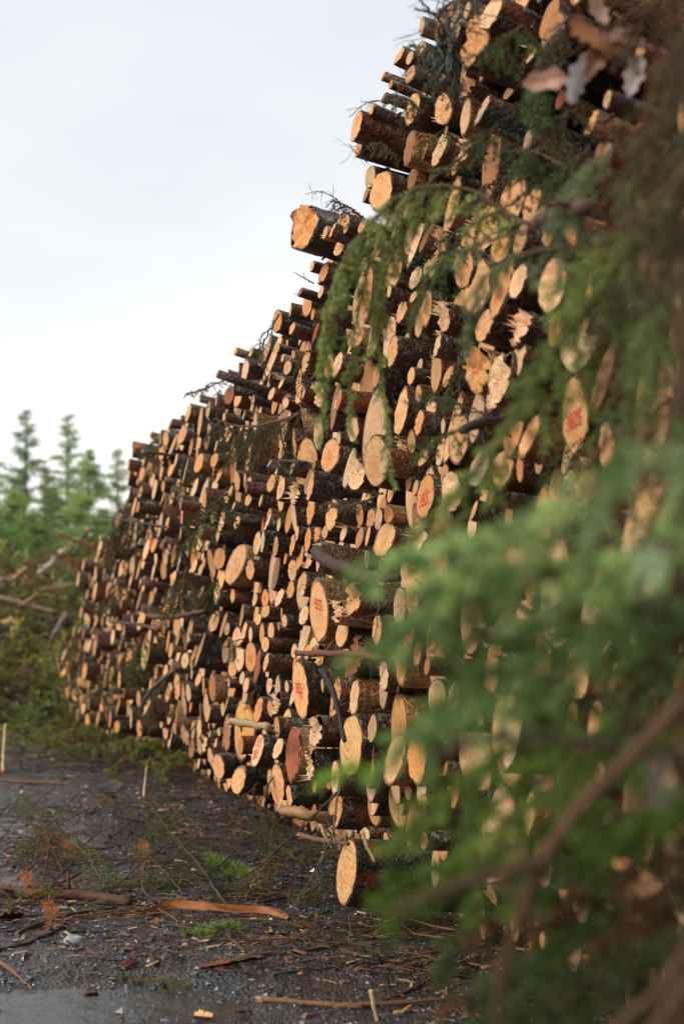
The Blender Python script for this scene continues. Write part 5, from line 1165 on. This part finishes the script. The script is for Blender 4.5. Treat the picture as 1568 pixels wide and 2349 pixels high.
for k, (x, y, L_, Wd, an, c, lb) in enumerate([(500, 2225, .16, .05, .35, (.17, .06, .03), 'red-brown bark piece right of the bent dark stick'), (560, 2215, .20, .055, .5, (.10, .055, .045), 'grey-brown bark slab beside the red-brown piece'),
                                          (300, 2218, .10, .035, 1.0, (.11, .035, .022), 'dark red bark flake at the bottom left'), (465, 2325, .075, .045, -.3, (.60, .36, .15), 'pale orange wood chip near the bottom edge'),
                                          (560, 2318, .07, .02, .1, (.34, .16, .06), 'thin orange sliver at the bottom edge'), (150, 1992, .08, .03, .3, (.10, .05, .035), 'bark flake by the curved branch'),
                                          (620, 2000, .16, .025, -.1, (.20, .045, .03), 'wet red bark strip near the pile corner'), (590, 1880, .05, .03, 0, (.12, .05, .03), 'bark flake at the pile foot'),
                                          (20, 2120, .13, .09, .4, (.12, .055, .02), 'brown soggy leaf of bark at the left edge'), (210, 2270, .06, .03, .4, (.12, .05, .03), 'small bark flake on the wet bottom ground'),
                                          (420, 1905, .06, .03, .1, (.15, .07, .05), 'bark flake on the far gravel'), (80, 1800, .12, .04, .2, (.17, .08, .04), 'bark flake on the far left ground'), (130, 1850, .14, .03, -.1, (.12, .05, .03), 'dark bark strip on the left ground'),
                                          (250, 1820, .1, .03, .2, (.14, .06, .03), 'bark flake before the green slash')]):
    slab(gp(x, y, .015), (math.cos(an), math.sin(an), .05), L_, Wd, lb, 500 + k, c, grp=BG, name='wood_chip' if 'chip' in lb or 'sliver' in lb else 'bark_piece')
stick([gp(330, 1828, .0), gp(336, 1800, .16), gp(345, 1748 + 60, .32)], .012, .002, 'pale upright splinter standing in the mid ground', 330, (.52, .36, .19), mat=WOOD, name='splinter', cat='splinter', broken=False, stubs=0)
stick([gp(8, 1770, .0), gp(8, 1765, .25), gp(12, 1760, .5)], .02, .012, 'pale broken stick standing at the left edge', 331, (.50, .33, .17), mat=WOOD, name='stick', broken=False, stubs=1)
stick([gp(-10, 1745, .2), gp(20, 1755, .15), gp(50, 1768, .04)], .02, .014, 'dark stick leaning on the pale broken one', 332, (.03, .022, .02))
stick([gp(150, 1800, .02), gp(60, 1795, .02), gp(-20, 1790, .02)], .012, .01, 'thin brown stick lying on the far ground', 333, (.14, .07, .04), group=GS)
for k, (x, y, a_, L_) in enumerate([(830, 1905, 1.2, .12), (850, 2270, 1.4, .20), (735, 1890, 1.0, .1)]):
    c = W(x, y, .5)
    stick([c, c + np.array([.02, 0, -L_ * .5]), c + np.array([.05, .0, -L_])], .009, .004, ['pale splinter standing by the lone log', 'pale upright splinter at the bottom middle', 'pale splinter in the twigs at the pile corner'][k], 336 + k, (.5, .34, .18), mat=WOOD, name='splinter', cat='splinter', broken=False, stubs=0)

# ------------------------------------------------------------------ brush heap at the far left
a = Acc()
gg = np.random.default_rng(77)
hx = np.linspace(-26, -2.0, 70); hy = np.linspace(14, 62, 90)
HX, HY = np.meshgrid(hx, hy, indexing='ij')
def heap(x, y):
    r = np.exp(-((y - 38) / 8.0) ** 2) * np.clip((y - 22) / 6, 0, 1)
    side = 1 / (1 + np.exp((x + 4.6 + .12 * (y - 30)) / .7))
    return (3.5 * r * side + .25 * fbm(x, y, 1.2, 12, 3) * r * side)
HZ = heap(HX, HY) - .2
nx, ny = HX.shape; i = np.arange(nx - 1)[:, None] * ny; j = np.arange(ny - 1)[None]
a.add(np.stack([HX, HY, HZ], -1).reshape(-1, 3), np.stack([i + j, i + ny + j, i + ny + j + 1, i + j + 1], -1).reshape(-1, 4), None, (.03, .026, .016))
tag(a.build('mound', EARTH), 'long heap of earth under the logging slash', 'mound', None, 'structure')
A = Acc(); S = Acc()
for k in range(3200):
    y = gg.uniform(24, 42); x = gg.uniform(-14, -4.2 - .12 * (y - 30)) ; z = float(heap(np.array(x), np.array(y)))
    if z < .1 and gg.random() < .5: continue
    p = np.array([x, y, z + gg.uniform(-.05, .2)])
    cl = float(fbm(np.array(x), np.array(y + z * 2), 1.0, 14, 3))
    c = np.array([(.16, .20, .065), (.13, .18, .07), (.20, .21, .08), (.12, .20, .10)][gg.integers(4)]) * gg.uniform(.4, 1.6) * (1.45 if cl > 0 else .7) * np.array([1.2, 1, .7])
    if gg.random() < (.5 if cl > .4 else .16): c = np.array([.24, .14, .075]) * gg.uniform(.6, 1.2)
    d_ = np.array([gg.normal(0, 1), gg.normal(-.5, .7), gg.normal(.2, .4)])
    m_ = curve_from(p, d_, gg.uniform(.5, 1.2), gg, .7, 5)
    tube(S, m_, np.linspace(.012, .004, 5), 4, (.10, .07, .05), cap=False)
    for q in range(5):
        ps = curve_from(m_[gg.integers(0, 5)], d_ + gg.normal(0, .8, 3), gg.uniform(.2, .5), gg, .5, 4)
        needles_on(A, ps, gg, 75, .07, .022, c)
sl_ = S.build('slash', STEM); tag(sl_, 'heap of green and rusty logging slash beyond the pile', 'brush', None, 'stuff')
n_ = A.build('slash_needles', FARLEAF, sl_, smooth=False); n_['kind'] = 'stuff'
HB = 'poles and limbs lying on the slash heap'
def hp(px, py, dist): return P(px, py, dist)
for k, (x0, y0, x1, y1, dist, r, c, lb) in enumerate([
    (150, 1262, 90, 1315, 33, .085, (.34, .28, .21), 'thick grey broken pole leaning out of the slash heap'), (0, 1370, 125, 1402, 31, .06, (.22, .14, .10), 'long pinkish bare limb lying on the slash heap'),
    (60, 1382, 100, 1350, 31, .05, (.20, .11, .065), 'orange-brown limb rising over the slash heap'), (100, 1352, 168, 1340, 31, .05, (.19, .11, .065), 'crooked orange limb on the upper slash heap'),
    (148, 1410, 118, 1465, 30, .055, (.19, .16, .14), 'grey limb slanting down the slash heap'), (0, 1330, 40, 1322, 32, .05, (.20, .15, .12), 'grey limb at the left edge of the slash heap'),
    (0, 1460, 130, 1420, 31, .035, (.09, .06, .05), 'dark thin limb across the slash heap'), (0, 1515, 80, 1560, 30, .04, (.12, .10, .09), 'grey-brown limb low on the slash heap'),
    (30, 1560, 110, 1600, 29, .04, (.10, .08, .07), 'dark limb at the foot of the slash heap'), (200, 1215, 160, 1290, 33, .05, (.10, .06, .045), 'dark limb behind the pale pole'),
    (25, 1330, 60, 1300, 32, .05, (.40, .22, .11), 'short pale orange limb on the slash heap'), (20, 1425, 45, 1430, 30.5, .07, (.42, .26, .13), 'sawn pale limb end on the slash heap')]):
    stick([hp(x0, y0, dist - .6), hp((x0 + x1) / 2 + 2, (y0 + y1) / 2 + 1, dist - .6), hp(x1, y1, dist - .6)], r, r * .75, lb, 540 + k, c, group=HB, name='limb', cat='limb')
# rusty dry brush at the pile end
for k, (x, y) in enumerate([(95, 1540), (110, 1590), (75, 1570), (60, 1420), (210, 1255), (180, 1290), (120, 1640)]):
    c = P(x, y, 29.5)
    bough([c + np.array([.5, .3, -.2]), c, c + np.array([-.6, -.3, .25])], 560 + k, .5, .11, .0, .2, label=['rusty dry branch at the far pile end', 'rusty branch beneath the upper dry one', 'rusty branch left of the other dry ones', 'rusty branch under the pinkish limb', 'brown brush at the pile shoulder', 'brown brush under the pile shoulder', 'brown branch on the ground at the far end'][k],
          group='rusty dry branches by the slash heap', col=(.34, .16, .09) if k in (0, 1, 2) else (.12, .14, .05) if k == 3 else (.20, .11, .065), brown=0, dens=220, nl=.05, nw=.016, rad=.012, name='dry_branch')

# ------------------------------------------------------------------ trees
def conifer(px, py, dist, seed, spread=.16, dens=1.0, col=(.07, .12, .055), label='', bare=.12, trunkcol=(.16, .10, .07), airy=1.0):
    gg = np.random.default_rng(seed)
    top = P(px, py, dist); H = top[2]
    base = np.array([top[0], top[1], 0.0])
    S = Acc(); lean = gg.normal(0, .15, 2)
    tp = np.array([base + np.array([lean[0] * math.sin(u * 2), lean[1] * u, H * u]) for u in np.linspace(0, 1, 14)])
    tube(S, tp, np.linspace(.018 * H, .008, 14), 9, trunkcol)
    root = bpy.data.objects.new('conifer_tree', None); COL.objects.link(root); root.location = base; tag(root, label, 'tree', 'conifers standing beyond the pile')
    A = Acc(); Bn = S
    nb = int(H * 14 * dens)
    for k in range(nb):
        u = bare + (1 - bare) * (k + gg.random()) / nb
        if gg.random() < .10 * airy: continue
        z = H * u; p = np.array([np.interp(u, np.linspace(0, 1, 14), tp[:, q]) for q in range(3)])
        ln = H * spread * 2.25 * (1 - u) ** .9 * gg.uniform(.55, 1.25) + .12
        an = gg.uniform(0, 6.28); d_ = np.array([math.cos(an), math.sin(an), gg.uniform(-.25, .35) + .5 * u])
        ps = curve_from(p, d_, ln, gg, .35, 5, .1)
        tube(Bn, ps, np.linspace(.012 + .012 * (1 - u), .004, 5), 4, (.09, .06, .045), cap=False)
        c = np.array(col) * np.array([3.9, 2.9, 2.2]) * gg.uniform(.55, 1.4)
        n = int(ln * 140 * dens) + 12
        q = gg.random(n) ** .7; i0 = np.clip((q * 4).astype(int), 0, 3); b0 = ps[i0] + (ps[i0 + 1] - ps[i0]) * (q * 4 - i0)[:, None]
        b0 = b0 + gg.normal(0, .085 + .05 * ln, (n, 3)) * np.array([1, 1, .5])
        L_ = gg.uniform(.06, .15, (n, 1)); dr = nrm(d_ + gg.normal(0, .7, (n, 3))); sd_ = nrm(np.cross(dr, gg.normal(0, 1, (n, 3))))
        V = np.stack([b0 - sd_ * L_ * .22, b0 + sd_ * L_ * .22, b0 + dr * L_], 1).reshape(-1, 3)
        A.add(V, None, np.arange(n * 3).reshape(-1, 3), np.repeat(c * gg.uniform(.7, 1.3, (n, 1)), 3, 0))
    for q in (S, A): q.v = [v_ - base for v_ in q.v]
    S.build('trunk', TRUNK, root)
    A.build('crown', FARLEAF, root, smooth=False)
TR = [(58, 942, 58, 1, .105, 1.0, (.060, .105, .060), 'slim dark spruce, tallest at the left', .1, (.12, .08, .06), 1.5),
      (157, 953, 60, 2, .10, .9, (.065, .12, .055), 'tall airy pine with a reddish trunk', .2, (.24, .12, .075), 2.5),
      (190, 1038, 56, 3, .17, 1.3, (.085, .155, .075), 'full light green pine right of the tall airy one', .08, (.20, .10, .07), .6),
      (277, 1035, 60, 4, .125, .9, (.085, .14, .08), 'lone small spruce beside the pile shoulder', .1, (.14, .09, .07), 1.5),
      (-25, 1030, 52, 5, .20, 1.4, (.080, .155, .065), 'bushy green tree cut by the left edge', .05, (.14, .09, .07), .5),
      (95, 1075, 62, 6, .16, 1.0, (.065, .105, .055), 'shorter spruce between the two tallest', .08, (.14, .09, .07), 1.),
      (30, 1130, 54, 7, .24, 1.4, (.075, .145, .06), 'low bushy tree under the tallest spruce', .04, (.14, .09, .07), .4),
      (130, 1120, 64, 8, .18, 1.0, (.06, .10, .055), 'dim spruce behind the reddish trunk', .06, (.14, .09, .07), .8),
      (240, 1170, 66, 9, .2, 1.0, (.09, .14, .085), 'low pale spruce behind the lone small one', .05, (.14, .09, .07), .8),
      (-60, 1090, 50, 10, .25, 1.0, (.08, .14, .06), 'green tree just outside the left edge', .05, (.14, .09, .07), .5),
      (75, 1180, 50, 11, .22, 1.2, (.055, .10, .045), 'dark low tree above the slash heap', .04, (.14, .09, .07), .5),
      (175, 1190, 70, 12, .2, 1.0, (.08, .13, .08), 'hazy low tree behind the light green pine', .04, (.14, .09, .07), .5)]
for (px, py, dist, sd_, sp, de, c, lb, ba, tcn, ai) in TR:
    conifer(px, py, dist, sd_, sp, de, c, lb, ba, tcn, ai)
print('tris approx', sum(len(o.data.polygons) for o in bpy.data.objects if o.type == 'MESH'))
